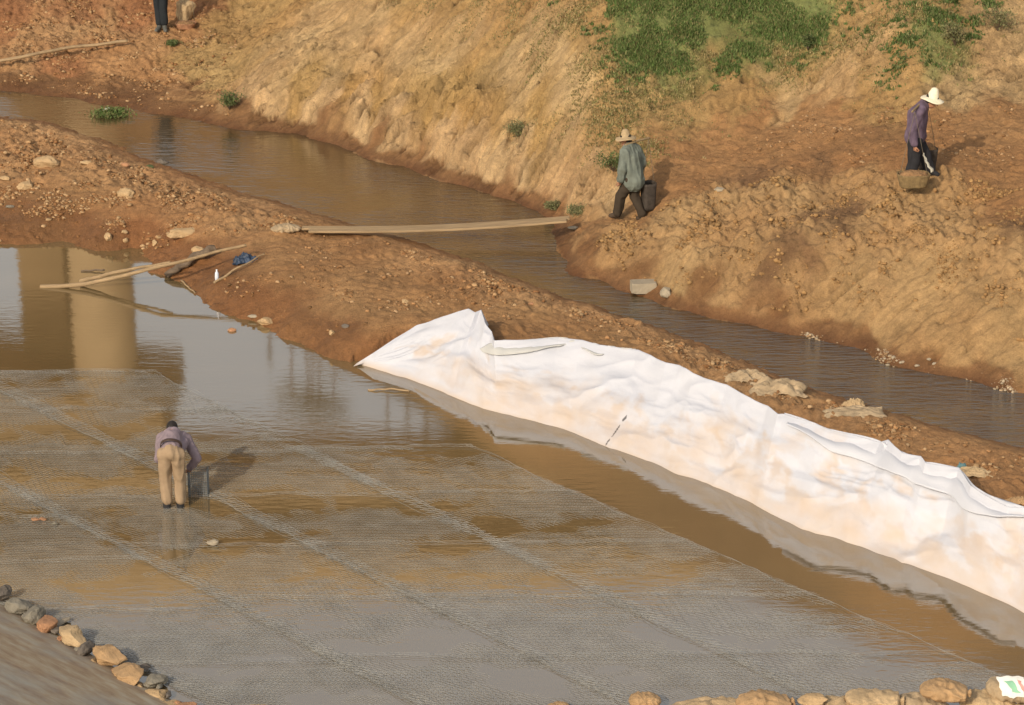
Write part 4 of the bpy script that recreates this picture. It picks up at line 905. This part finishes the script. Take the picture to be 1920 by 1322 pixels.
# ------------------------------------------------------------------ people
def cap_prim(p0, p1, r0, r1, seg=18, rings=8):
    p0, p1 = np.array(p0, float), np.array(p1, float); d = p1-p0; L = np.linalg.norm(d); d = d/max(L, 1e-6)
    ref = np.array([0, 0, 1.0]) if abs(d[2]) < .9 else np.array([1.0, 0, 0]); s = np.cross(d, ref); s /= np.linalg.norm(s); w = np.cross(s, d)
    prof = [(-math.cos(a_)*r0, math.sin(a_)*r0) for a_ in np.linspace(.05, math.pi/2, 5)] + [(L+math.sin(a_)*r1, math.cos(a_)*r1) for a_ in np.linspace(0, math.pi/2-.05, 5)]
    an = np.linspace(0, 2*np.pi, seg, endpoint=False)
    V = np.array([p0+d*h+(s*math.cos(a_)+w*math.sin(a_))*r for h, r in prof for a_ in an])
    nr = len(prof); idx = np.arange(nr*seg).reshape(nr, seg); nx2 = np.roll(idx, -1, 1)
    Fq = np.stack([idx[:-1], nx2[:-1], nx2[1:], idx[1:]], -1).reshape(-1, 4).tolist() + [idx[0][::-1].tolist(), idx[-1].tolist()]
    return V, Fq
def ell_prim(c, r, R=None):
    v, f = ICO4 if False else ico(2); V = v*np.array(r)
    if R is not None: V = V @ np.array(R).T
    return V+np.array(c), f.tolist()
def blend(name, prims, voxel, mt, parent, fold=None, smooth_it=4):
    vs, fs, o_ = [], [], 0
    for q in prims:
        V, f = cap_prim(*q[1:]) if q[0] == 'c' else ell_prim(*q[1:])
        vs += V.tolist(); fs += [[i+o_ for i in g] for g in f]; o_ += len(V)
    m = bpy.data.meshes.new(name); m.from_pydata(vs, [], fs); m.update()
    o = bpy.data.objects.new(name, m); COL.objects.link(o)
    rm = o.modifiers.new('r', 'REMESH'); rm.mode = 'VOXEL'; rm.voxel_size = voxel
    sm = o.modifiers.new('s', 'SMOOTH'); sm.iterations = smooth_it; sm.factor = .5
    dg = bpy.context.evaluated_depsgraph_get(); dg.update()
    m2 = bpy.data.meshes.new_from_object(o.evaluated_get(dg)); o.modifiers.clear(); o.data = m2; m2.name = name
    bpy.data.meshes.remove(m)
    if fold:
        n_ = len(m2.vertices); co = np.empty(n_*3); m2.vertices.foreach_get('co', co); co = co.reshape(-1, 3)
        nn = np.empty(n_*3); m2.vertices.foreach_get('normal', nn); nn = nn.reshape(-1, 3)
        amp_, sx_, sz_ = fold; q = co*np.array([sx_, sx_, sz_])
        k = (1-np.abs(perlin3(q, 5))*2)*amp_ + perlin3(co*9, 9)*amp_*.6
        co += nn*k[:, None]; m2.vertices.foreach_set('co', co.ravel()); m2.update()
    m2.polygons.foreach_set('use_smooth', np.ones(len(m2.polygons), dtype=bool)); m2.materials.clear(); m2.materials.append(mt)
    if parent: o.parent = parent
    return o
def lerp(a, b, t): return (np.array(a)*(1-t)+np.array(b)*t)
def hand_prims(wrist, d, n_, side, curl=.6):
    # palm, four unequal bent fingers, a thumb from the side; d = pointing direction, n_ = palm normal
    d = np.array(d, float); d /= np.linalg.norm(d); n_ = np.array(n_, float); n_ -= d*(n_@d); n_ /= np.linalg.norm(n_); s = np.cross(d, n_)*side
    w = np.array(wrist, float); pr = []
    for k in (-.026, -.009, .009, .026): pr.append(('c', w+s*k*.6+d*.01, w+s*k+d*.085, .014, .012))
    for k, L in ((-.028, .062), (-.010, .074), (.009, .078), (.027, .068)):
        a0 = w+s*k+d*.088; b1 = d*math.cos(curl)+n_*math.sin(curl); b2 = d*math.cos(curl*2.1)+n_*math.sin(curl*2.1)
        a1 = a0+b1*L*.55; a2 = a1+b2*L*.5; pr += [('c', a0, a1, .0095, .0085), ('c', a1, a2, .0085, .0075)]
    t0 = w+s*.026+d*.03; t1 = t0+(s*.6+d*.6+n_*.4)*.038; t2 = t1+(s*.1+d*.8+n_*.6)*.032; pr += [('c', t0, t1, .012, .0105), ('c', t1, t2, .010, .0085)]
    return pr
def head_prims(c, look, tilt_up=0):
    # c = head centre, look = horizontal facing direction
    lf = np.array([look[0], look[1], tilt_up], float); lf /= np.linalg.norm(lf); sd = np.cross(lf, [0, 0, 1.0]); sd /= np.linalg.norm(sd); up = np.cross(sd, lf)
    R = np.stack([sd, lf, up], 1); c = np.array(c)
    return [('e', c+up*.015, (.074, .095, .10), R), ('e', c+lf*.02-up*.05, (.058, .068, .068), R), ('c', c+lf*.092+up*.012, c+lf*.112-up*.022, .010, .014),
            ('c', c+lf*.088-up*.062-sd*.018, c+lf*.088-up*.062+sd*.018, .010, .010), ('c', c+lf*.084+up*.03-sd*.045, c+lf*.084+up*.03+sd*.045, .012, .012),
            ('e', c+sd*.076-up*.005, (.012, .02, .032), R), ('e', c-sd*.076-up*.005, (.012, .02, .032), R)], R
M_skin = mat('skin', (.34, .17, .10), .6, .08, 12, .1, 60); M_hair = mat('black_hair', (.02, .016, .014), .7, .3, 40, .6, 90); M_eye = mat('eye', (.03, .02, .02), .2, 0)
def cloth(name, c, var=.12): return mat(name, c, .92, var, 9, .35, 60, .006, spec=.15)
def person(J, root, clothes, look, hat=None, tiltup=0, hands=None, fold=.008):
    """J: joint positions in metres, root at the ground"""
    hp, R = head_prims(J['head'], look, tiltup)
    P_ = hp[:]
    P_ += [('c', lerp(J['neck'], J['head'], .75), J['neck'], .052, .058), ('c', J['neck'], J['chest'], .075, .13)]
    for sd in 'LR':
        P_ += [('c', J['neck'], J['sh'+sd], .06, .058), ('c', J['sh'+sd], J['chest'], .06, .12), ('c', J['sh'+sd], J['el'+sd], .052, .040), ('c', J['el'+sd], J['wr'+sd], .040, .026)]
        P_ += [('c', J['pelvis'], J['hip'+sd], .11, .095), ('c', J['hip'+sd], J['kn'+sd], .088, .058), ('c', lerp(J['kn'+sd], J['an'+sd], 0), lerp(J['kn'+sd], J['an'+sd], .35), .056, .056), ('c', lerp(J['kn'+sd], J['an'+sd], .35), J['an'+sd], .056, .038), ('c', J['an'+sd], J['toe'+sd], .040, .030)]
        hd, hn, cu = hands[sd]
        P_ += hand_prims(J['wr'+sd], hd, hn, 1 if sd == 'R' else -1, cu)
    P_ += [('c', J['chest'], J['pelvis'], .135, .12)]
    body = blend('body', P_, .0065, M_skin, root, None, 3)
    c = np.array(J['head'])
    for s in (-1, 1):
        q, f = ico(1); e = mesh_np('eye', q*.011 + (c + R[:, 0]*s*.03 + R[:, 1]*.083 + R[:, 2]*.008), f, M_eye, root)
    hr = [('e', c+R[:, 2]*.03-R[:, 1]*.012, (.083, .098, .098), R), ('e', c-R[:, 1]*.05-R[:, 2]*.02, (.07, .055, .07), R)]
    blend('hair', hr, .007, M_hair, root, (.003, 30, 30), 2)
    fz = [c+R[:, 2]*.03]
    if 'trousers' in clothes:
        m_, ext, cuff = clothes['trousers']; T = []
        for sd in 'LR':
            T += [('c', J['pelvis'], J['hip'+sd], .13*ext, .118*ext), ('c', J['hip'+sd], J['kn'+sd], .112*ext, .088*ext), ('c', J['kn'+sd], lerp(J['kn'+sd], J['an'+sd], cuff), .088*ext, .082*ext)]
        T += [('c', lerp(J['pelvis'], J['chest'], .25), J['pelvis'], .125, .13)]
        blend('trousers', T, .009, m_, root, (fold, 9, 2.2), 3)
    if 'shirt' in clothes:
        m_, ext, hem, sl = clothes['shirt']; T = [('c', J['neck'], J['chest'], .085*ext, .15*ext), ('c', J['chest'], lerp(J['chest'], J['pelvis'], .6), .155*ext, .145*ext), ('c', lerp(J['chest'], J['pelvis'], .6), lerp(J['chest'], J['pelvis'], hem), .145*ext, .16*ext)]
        for sd in 'LR':
            T += [('c', J['neck'], J['sh'+sd], .075, .076*ext), ('c', J['sh'+sd], J['chest'], .075, .14*ext), ('c', J['sh'+sd], J['el'+sd], .076*ext, .062*ext), ('c', J['el'+sd], lerp(J['el'+sd], J['wr'+sd], sl), .062*ext, .052*ext)]
            T += [('c', J['sh'+sd], lerp(J['hip'+sd], J['pelvis'], .3) + (np.array(J['chest'])-np.array(J['pelvis']))*(1-hem)*.8, .07, .11*ext)]
        if hem > 1.1: T += [('c', lerp(J['chest'], J['pelvis'], .7), np.array(J['pelvis'], float)-[0, 0, .07], .16, .195)]
        blend('shirt', T, .009, m_, root, (fold, 10, 2.4), 3)
    if 'boots' in clothes:
        m_, h_ = clothes['boots']
        for sd in 'LR':
            blend('boot', [('c', lerp(J['an'+sd], J['kn'+sd], h_), J['an'+sd], .062, .052), ('c', J['an'+sd], J['toe'+sd], .052, .042)], .009, m_, root, None, 2)
    return R
def straw_hat(root, c, R, m_, brim=.19, crown=.12, tilt=None, rc=.085):
    pr = [(.001, crown), (.022, crown*.985), (.05, crown*.88), (rc*.85, crown*.45), (rc, .0), (rc+.02, -.006), (brim*.8, -.022), (brim, -.034), (brim, -.042), (rc+.02, -.016), (rc-.006, -.01), (.04, crown*.8), (.001, crown*.93)]
    o = lathe('straw_hat', pr, m_, root, 40)
    v = o.data.vertices
    for q in v:
        k = math.hypot(q.co.x, q.co.y)
        if k > rc+.01: q.co.z += .010*math.sin(math.atan2(q.co.y, q.co.x)*3)*(k/brim)
    up = Vector(tilt if tilt is not None else R[:, 2]); o.rotation_euler = up.to_track_quat('Z', 'Y').to_euler(); o.location = Vector(c)
    return o

# worker 1: bending in the pool
p = at(325, 952, 0); root = empty('person', (p[0], p[1], -.13)); root.scale = (.87, .9, .875)
J = dict(pelvis=(0,.03,1.00), chest=(-.02,.38,1.09), neck=(-.03,.58,1.03), head=(-.07,.74,1.06), hipL=(-.095,.03,.96), hipR=(.095,.03,.96), knL=(-.10,.07,.54), knR=(.10,.09,.54), anL=(-.09,.0,.09), anR=(.10,.01,.09), toeL=(-.10,.13,.04), toeR=(.12,.14,.04),
 shL=(-.20,.50,1.02), shR=(.16,.50,1.02), elL=(-.24,.42,.74), elR=(.33,.36,.76), wrL=(-.12,.52,.56), wrR=(.20,.44,.58))
khaki = cloth('khaki_trousers', (.34, .245, .155)); mauve = cloth('mauve_shirt', (.24, .19, .21))
person(J, root, dict(trousers=(khaki, .93, .62), shirt=(mauve, .95, .78, .9), boots=(mat('black_rubber', (.03,.03,.032), .35, .2), .35)), (0, 1), tiltup=-.9,
       hands=dict(L=((.2,.3,-1), (.3,.8,.1), .9), R=((-.3,.3,-1), (-.3,.8,.1), .9)), fold=.012)
belt = blend('belt', [('c', (-.115,.045,1.085), (.115,.045,1.085), .118, .118)], .012, mat('brown_belt', (.06,.035,.025), .5), root) if False else None
def band(name, c, rx, ry, h, tiltx, m_, parent):
    an = np.linspace(0, 2*np.pi, 48, endpoint=False); V = []
    for dz_ in (-h/2, h/2):
        V += [(rx*math.cos(a_), ry*math.sin(a_), dz_) for a_ in an]
    idx = np.arange(96).reshape(2, 48); nx2 = np.roll(idx, -1, 1); Fq = np.stack([idx[0], nx2[0], nx2[1], idx[1]], -1)
    o = mesh_np(name, V, Fq, m_, parent); o.location = c; o.rotation_euler = (tiltx, 0, 0); md = o.modifiers.new('t', 'SOLIDIFY'); md.thickness = .008; md.offset = 1
    return o
band('belt', (0,.075,1.085), .150, .145, .04, -1.0, mat('brown_belt', (.06,.035,.025), .5), root)
tag(root, 'person bending over in the pool in mauve shirt, khaki trousers and black boots', 'person')
# wire cage standing in the water beside the worker
cg = empty('wire_cage', tuple(at(373, 925, 0)))
def wire_box(w, d, h, stp, r):
    A_, B_ = [], []
    for x_ in np.arange(-w/2, w/2+.001, stp):
        for y_ in (-d/2, d/2): A_.append((x_, y_, -.1)); B_.append((x_+.001, y_, h))
    for y_ in np.arange(-d/2, d/2+.001, stp):
        for x_ in (-w/2, w/2): A_.append((x_, y_, -.1)); B_.append((x_, y_+.001, h))
    for z_ in np.arange(-.1, h+.001, stp):
        for y_ in (-d/2, d/2): A_.append((-w/2, y_, z_)); B_.append((w/2, y_, z_))
        for x_ in (-w/2, w/2): A_.append((x_, -d/2, z_)); B_.append((x_, d/2, z_))
    return prisms(np.array(A_, float), np.array(B_, float), r)
V, Fc = wire_box(.24, .22, .34, .024, .0036); mesh_np('wire_body', V, Fc, mat('dark_wire', (.16,.17,.17), .6), cg, smooth=False)
tag(cg, 'small dark wire cage standing in the water right of the bending worker', 'wire cage')

# worker 2: green jacket and straw hat, walking away with a load
p = hit(1186, 412); root = empty('person', (p[0], p[1], p[2]-.02)); root.scale = (.93, .93, .93)
fx, fy = -.80, .60                                              # walking direction
def L2W(f, s, z): return (fx*f + fy*s, fy*f - fx*s, z)          # forward, to the right, up
J = dict(pelvis=L2W(.0,0,.80), chest=L2W(.07,0,1.12), neck=L2W(.10,0,1.30), head=L2W(.17,0,1.42), hipL=L2W(0,-.08,.76), hipR=L2W(0,.08,.76), knL=L2W(.20,-.08,.42), knR=L2W(.02,.08,.42), anL=L2W(.26,-.08,.08), anR=L2W(-.16,.08,.09), toeL=L2W(.40,-.08,.04), toeR=L2W(-.05,.09,.03),
 shL=L2W(.07,-.17,1.24), shR=L2W(.07,.17,1.24), elL=L2W(.06,-.24,.98), elR=L2W(-.02,.25,.98), wrL=L2W(.12,-.22,.76), wrR=L2W(.08,.28,.78))
jk = cloth('grey_green_jacket', (.15, .17, .145), .2); dk = cloth('dark_brown_trousers', (.050, .038, .027))
R = person(J, root, dict(trousers=(dk, .9, .85), shirt=(jk, 1.10, 1.20, .92), boots=(cloth('worn_shoes', (.07,.05,.035)), .05)), (-.95, .25), tiltup=-.35,
       hands=dict(L=((-.1,.1,-1), (-.5,.5,0), .8), R=((0,0,-1), (-.6,.4,0), .8)), fold=.016)
M_straw = mat('tan_straw', (.38, .28, .16), .85, .15, 30, .5, 80, .004); M_straw_w = mat('pale_straw', (.72, .66, .50), .85, .1, 30, .5, 80, .004)
straw_hat(root, Vector(J['head'])+Vector((0,0,.055)), R, M_straw, .18, .13, tilt=(-.10,.05,1))
band('neck_cloth', tuple(lerp(J['neck'], J['head'], .1)), .085, .075, .05, 0, cloth('pink_cloth', (.45,.32,.28)), root)
tag(root, 'person in a straw hat and grey green jacket walking off the plank bridge', 'person')
M_pole = mat('bamboo', (.22, .16, .09), .6, .15, 8, .3, 30); M_rope = mat('rope', (.15,.12,.085), .9, .1); M_bask_d = mat('dark_basket', (.05,.04,.032), .8, .3, 20, .8, 60, .01); M_bask = mat('earthy_basket', (.20,.14,.065), .9, .3, 20, .8, 50, .015); M_soil = mat('soil_load', (.26,.15,.07), .95, .2, 12, 1, 30, .03)
P0 = np.array(root.location)
pa = empty('carrying_pole', tuple(P0+[0,0,1.31]))
tube('pole', [(-.14,-.02,-.05),(.06,.06,.0),(.26,.16,.02)], .018, .015, M_pole, pa, wob=.0, n_=20); tag(pa, 'short bamboo pole over the shoulder of the person in the green jacket', 'carrying pole')
def basket(loc, w, d, h, mt, label, rz=0, taper=.85, load=True, rope_to=None, group='baskets hung from carrying poles'):
    root = empty('basket', loc, rz)
    nu, nv = 10, 40; an = np.linspace(0, 2*np.pi, nv, endpoint=False); rings = []
    for k in np.linspace(0, 1, nu):
        sc_ = taper+(1-taper)*k; e = .6
        rings.append(np.stack([np.sign(np.cos(an))*np.abs(np.cos(an))**e*w/2*sc_, np.sign(np.sin(an))*np.abs(np.sin(an))**e*d/2*sc_, np.full(nv, k*h)+.006*np.sin(an*20+k*30)], 1)*(1, 1, 1))
    for k in np.linspace(1, .05, nu):
        sc_ = (taper+(1-taper)*k)*.93; e = .6
        rings.append(np.stack([np.sign(np.cos(an))*np.abs(np.cos(an))**e*w/2*sc_, np.sign(np.sin(an))*np.abs(np.sin(an))**e*d/2*sc_, np.full(nv, k*h)], 1))
    V = np.concatenate(rings+[np.array([[0, 0, .0], [0, 0, .02]])]); idx = np.arange(2*nu*nv).reshape(-1, nv); nx2 = np.roll(idx, -1, 1)
    Fq = np.stack([idx[:-1], nx2[:-1], nx2[1:], idx[1:]], -1).reshape(-1, 4).tolist(); c0 = 2*nu*nv
    Fq += [[c0, idx[0, (k+1) % nv], idx[0, k]] for k in range(nv)] + [[c0+1, idx[-1, k], idx[-1, (k+1) % nv]] for k in range(nv)]
    m = bpy.data.meshes.new('basket_body'); m.from_pydata(V.tolist(), [], Fq); m.update(); m.materials.append(mt); m.polygons.foreach_set('use_smooth', np.ones(len(m.polygons), dtype=bool))
    o = bpy.data.objects.new('basket_body', m); COL.objects.link(o); o.parent = root
    if load:
        v, f = ICO4; q = v*np.array([w*.42, d*.42, h*.35])*(1+perlin3(v*4+w*9, 3)[:, None]*.2)+[0, 0, h*.86]; mesh_np('soil_load', q, f, M_soil, root)
    if rope_to is not None:
        rt = np.array(rope_to)-np.array(loc); c, s = math.cos(-rz), math.sin(-rz); rt = np.array([rt[0]*c-rt[1]*s, rt[0]*s+rt[1]*c, rt[2]])
        for sx_ in (-1, 1): tube('rope', [(sx_*w*.42, 0, h*.95), tuple(rt)], .004, .004, M_rope, root, seg=6, n_=8, wob=0)
    return tag(root, label, 'basket', group)
lb = P0+np.array([.25,.10,.17]); basket(tuple(lb), .24, .26, .44, M_bask_d, 'tall dark basket carried behind the person in the green jacket', .3, .85, False, tuple(P0+[.24,.15,1.32]))

# worker 3: white hat, purple shirt, facing right
p = hit(1709, 352); root = empty('person', (p[0], p[1]+.1, p[2]-.02)); P0 = np.array(root.location)
J = dict(pelvis=(.03,0,.80), chest=(.05,.0,1.12), neck=(.14,0,1.30), head=(.25,-.03,1.37), hipL=(.05,.08,.76), hipR=(.02,-.08,.76), knL=(.21,.12,.48), knR=(.02,-.10,.42), anL=(.30,.14,.22), anR=(-.06,-.08,.08), toeL=(.42,.13,.16), toeR=(.08,-.10,.04),
 shL=(.12,.16,1.22), shR=(.05,-.16,1.22), elL=(.12,.22,.95), elR=(-.06,-.22,.96), wrL=(.20,.18,.74), wrR=(-.01,-.26,.74))
pur = cloth('faded_purple_shirt', (.115, .085, .12), .3)
R = person(J, root, dict(trousers=(cloth('black_trousers', (.028,.028,.032)), .95, .9), shirt=(pur, .98, 1.0, .9), boots=(mat('black_shoes', (.025,.025,.028), .5), .08)), (.95, -.30), tiltup=-.55,
       hands=dict(L=((.2,0,-1), (.8,-.3,0), .9), R=((.1,0,-1), (.7,.3,0), 1.0)), fold=.014)
straw_hat(root, Vector(J['head'])+Vector((.012,0,.05)), R, M_straw_w, .18, .155, tilt=(.20,-.05,1), rc=.09)
tag(root, 'person in a white hat and purple shirt with two baskets, on the right bank', 'person')
pa = empty('carrying_pole', tuple(P0+[.03,-.05,1.30])); tube('pole', [(-.12,-.30,-.02),(.05,.0,.03),(.22,.42,-.02)], .017, .015, M_pole, pa, wob=0, n_=20); tag(pa, 'bamboo pole across the shoulders of the person in the white hat', 'carrying pole')
basket((P0[0]-.03, P0[1]-.42, P0[2]+.14), .50, .34, .20, M_bask, 'wide earth filled basket hanging in front of the purple shirted person', .08, .8, True, (P0[0]-.05, P0[1]-.36, P0[2]+1.28))
basket((P0[0]+.30, P0[1]+.42, P0[2]+.16), .30, .28, .34, M_bask_d, 'dark basket hanging on the far side of the purple shirted person', .2, .8, True, (P0[0]+.24, P0[1]+.38, P0[2]+1.28))
rg = tube('white_rag', [(P0[0]+.13, P0[1]-.28, P0[2]+.62), (P0[0]+.17, P0[1]-.36, P0[2]+.50), (P0[0]+.25, P0[1]-.42, P0[2]+.36)], .012, .040, mat('dirty_rag', (.42,.40,.33), .9), seed=4, n_=16, wob=.03, flat=.5); tag(rg, 'pale rag tied on the ropes of the earth filled basket', 'rag')

# worker 4: at the top left, seen from the waist down
p = hit(303, 57); root = empty('person', (p[0], p[1], p[2]-.02)); P0 = np.array(root.location)
J = dict(pelvis=(0,0,.88), chest=(.02,.02,1.2), neck=(.03,.03,1.40), head=(.04,.06,1.54), hipL=(-.07,0,.84), hipR=(.07,0,.84), knL=(-.05,.02,.47), knR=(.06,-.02,.47), anL=(-.04,.0,.09), anR=(.07,-.02,.09), toeL=(-.09,-.12,.04), toeR=(.10,-.13,.04),
 shL=(-.17,.03,1.32), shR=(.2,.03,1.32), elL=(-.25,.02,1.05), elR=(.30,.0,1.08), wrL=(-.22,-.08,.82), wrR=(.34,-.12,.90))
person(J, root, dict(trousers=(cloth('black_work_trousers', (.022,.026,.03)), .86, .75), shirt=(cloth('brown_shirt', (.13,.11,.09)), .95, .85, .9), boots=(mat('grey_rubber', (.085,.085,.075), .5), .48)), (.2, -1), hands=dict(L=((0,0,-1), (0,-1,0), .7), R=((.1,0,-1), (0,-1,0), .8)))
straw_hat(root, Vector(J['head'])+Vector((0,0,.05)), np.eye(3), M_straw, .17, .12, tilt=(0,0,1))
tag(root, 'person at the far upper left, only dark trousers and grey boots in view', 'person')
pa = empty('carrying_pole', tuple(P0+[0,.0,1.42])); tube('pole', [(-.75,.05,-.02),(0,.0,.03),(.78,.0,-.04)], .018, .016, M_pole, pa, wob=0, n_=24); tag(pa, 'pole carried by the person at the far upper left', 'carrying pole')
pb = hit(349, 54); basket((pb[0], pb[1], pb[2]+.01), .42, .36, .12, mat('reddish_basket', (.34,.18,.10), .9, .3, 20, .6, 50, .01), 'shallow reddish basket resting on the ground by the far left person', 0, .75, True, (P0[0]+.62, P0[1], P0[2]+1.40))

sv, sf = rock_mesh((.44, .34, .56), 77, 6, .05); pk = hit(346, 48); o = mesh_np('sack', sv, sf, M_bag); o.location = (pk[0], pk[1]+.28, pk[2]+.24); tag(o, 'tan sack standing behind the reddish basket at the far upper left', 'sack')
# ------------------------------------------------------------------ the bridge that stands beyond the picture and shows in the pool
M_conc = mat('bridge_concrete', (.44, .31, .17), .9, .15, 1.2, .3, 12, .02); M_conc_d = mat('shaded_concrete', (.31, .21, .11), .9, .2, 1.0, .3, 12, .02)  # second, darker concrete puts shade into the colour of column, cap, deck, girders
bd = empty('road_bridge', (-10, 65, 0)); O = np.array([-10, 65, 0.0])
def hexa(name, c8, mt, parent, o_=O):
    m = bpy.data.meshes.new(name); m.from_pydata([tuple(np.array(c)-o_) for c in c8], [], [(0,1,2,3),(4,7,6,5),(0,4,5,1),(1,5,6,2),(2,6,7,3),(3,7,4,0)]); m.update()
    o = bpy.data.objects.new(name, m); COL.objects.link(o); o.parent = parent; m.materials.append(mt)
    b_ = o.modifiers.new('b', 'BEVEL'); b_.width = .05; b_.segments = 2
    return o
def girder(name, v0l, v1l, v0r, v1r, D0, D1, mt, ul=-900, ur=2500):
    a_, b_, c_, d_ = at_up(ul, v0l, D0), at_up(ur, v0r, D0), at_up(ur, v1r, D0), at_up(ul, v1l, D0)
    bk = [np.array([q[0], D1, q[2]]) for q in (a_, b_, c_, d_)]
    return hexa(name, [a_, b_, c_, d_]+bk, mt, bd)
girder('parapet', 1075, 1162, 1040, 1072, 64.4, 65.0, M_conc)
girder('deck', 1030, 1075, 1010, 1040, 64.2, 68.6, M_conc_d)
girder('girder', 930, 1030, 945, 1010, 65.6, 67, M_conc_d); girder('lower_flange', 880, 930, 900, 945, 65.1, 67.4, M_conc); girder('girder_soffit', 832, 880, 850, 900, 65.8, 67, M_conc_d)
def column(u0, u1, v1, D, mt, round_=True):
    a_, b_ = at_up(u0, v1, D), at_up(u1, v1, D); r_ = (b_[0]-a_[0])/2
    c = lathe('pier_column', [(r_, -1), (r_, a_[2]), (.01, a_[2])], mt, bd, 48) if round_ else None
    if not round_:
        z1 = a_[2]; c = hexa('pier_column', [(a_[0],D,-1),(b_[0],D,-1),(b_[0],D,z1),(a_[0],D,z1)]+[(a_[0],D+1.2,-1),(b_[0],D+1.2,-1),(b_[0],D+1.2,z1),(a_[0],D+1.2,z1)], mt, bd)
    else: c.location = ((a_[0]+b_[0])/2-O[0], D+r_-O[1], 0)
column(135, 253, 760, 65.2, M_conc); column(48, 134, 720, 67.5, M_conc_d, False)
q = [at_up(-160, 705, 65), at_up(305, 765, 65), at_up(312, 832, 65), at_up(-160, 832, 65)]
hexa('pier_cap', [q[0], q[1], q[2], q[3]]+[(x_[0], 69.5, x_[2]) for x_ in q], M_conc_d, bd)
M_rail = mat('rusty_rail', (.16,.08,.05), .7, .2)
zt = lambda u: at_up(u, 1162+(1072-1162)*(u+900)/3400, 64.6)
tube('handrail', [zt(-800)+[0,0,.55], zt(800)+[0,0,.5], zt(2400)+[0,0,.45]], .03, .03, M_rail, bd, n_=30, wob=0).location = tuple(-O)
for k in range(26):
    q_ = zt(-760+k*122); o = tube('rail_post', [q_-[0,0,.1], q_+[0,0,.5]], .03, .03, M_rail, bd, n_=4, seg=6, wob=0); o.location = tuple(-O)
tag(bd, 'tan concrete bridge beyond the bank, seen only as a reflection in the pool', 'bridge')
# thin saplings on the skyline, seen mirrored in the pool
M_stem = mat('sapling_bark', (.16,.09,.06), .9, .2)
def sapling(u, v0, v1, lab, crown=False, D=74.5):
    a_, b_ = at_up(u, v0-14, D), at_up(u+random.uniform(-4, 4), v1, D); rt = empty('sapling', tuple(a_)); hh = b_[2]-a_[2]
    tube('trunk', [(0,0,-.6), tuple(b_-a_)], .045, .02, M_stem, rt, n_=12, seg=6, wob=.06, seed=int(u))
    r = np.random.default_rng(int(u)); n_ = 500 if crown else 60
    c = r.normal(0, 1, (n_, 3))*([.30, .3, .16] if crown else [.05, .05, hh*.2]) + np.array(b_-a_)*[1, 1, .92]; d1 = r.normal(size=(n_, 3)); d1 /= np.linalg.norm(d1, axis=1, keepdims=True); d2 = np.cross(d1, r.normal(size=(n_, 3))); d2 /= np.linalg.norm(d2, axis=1, keepdims=True)
    V = np.stack([c-d2*.02, c+d1*.06, c+d2*.02, c-d1*.06], 1); tn = np.array(DR)[r.integers(0, 4, n_)]*.6
    mesh_np('crown', V.reshape(-1, 3), np.arange(n_*4).reshape(-1, 4), M_leaf, rt, smooth=False, col=np.repeat(tn, 4, 0))
    tag(rt, lab, 'sapling', 'thin saplings on the skyline mirrored in the pool')
for u, v0, v1, cr in ((548,650,752,1),(575,662,765,1),(588,668,762,1),(600,672,768,1),(628,686,775,1),(505,630,668,0),(728,735,795,0),(765,752,792,0),(798,768,812,0),(838,790,830,0)):
    sapling(u, v0, v1, 'slim sapling of the bushy clump mirrored left of the white sheet' if cr else 'bare stalk mirrored in the pool beside the left end of the sheet', bool(cr))
for u, v0, v1 in ((1708,1168,1185),(1758,1180,1196),(1812,1192,1262),(1836,1198,1206),(1868,1206,1240),(1892,1212,1248),(1912,1218,1256)):
    sapling(u, v0, v1, 'bare stalk mirrored in the pool at the lower right below the sheet')
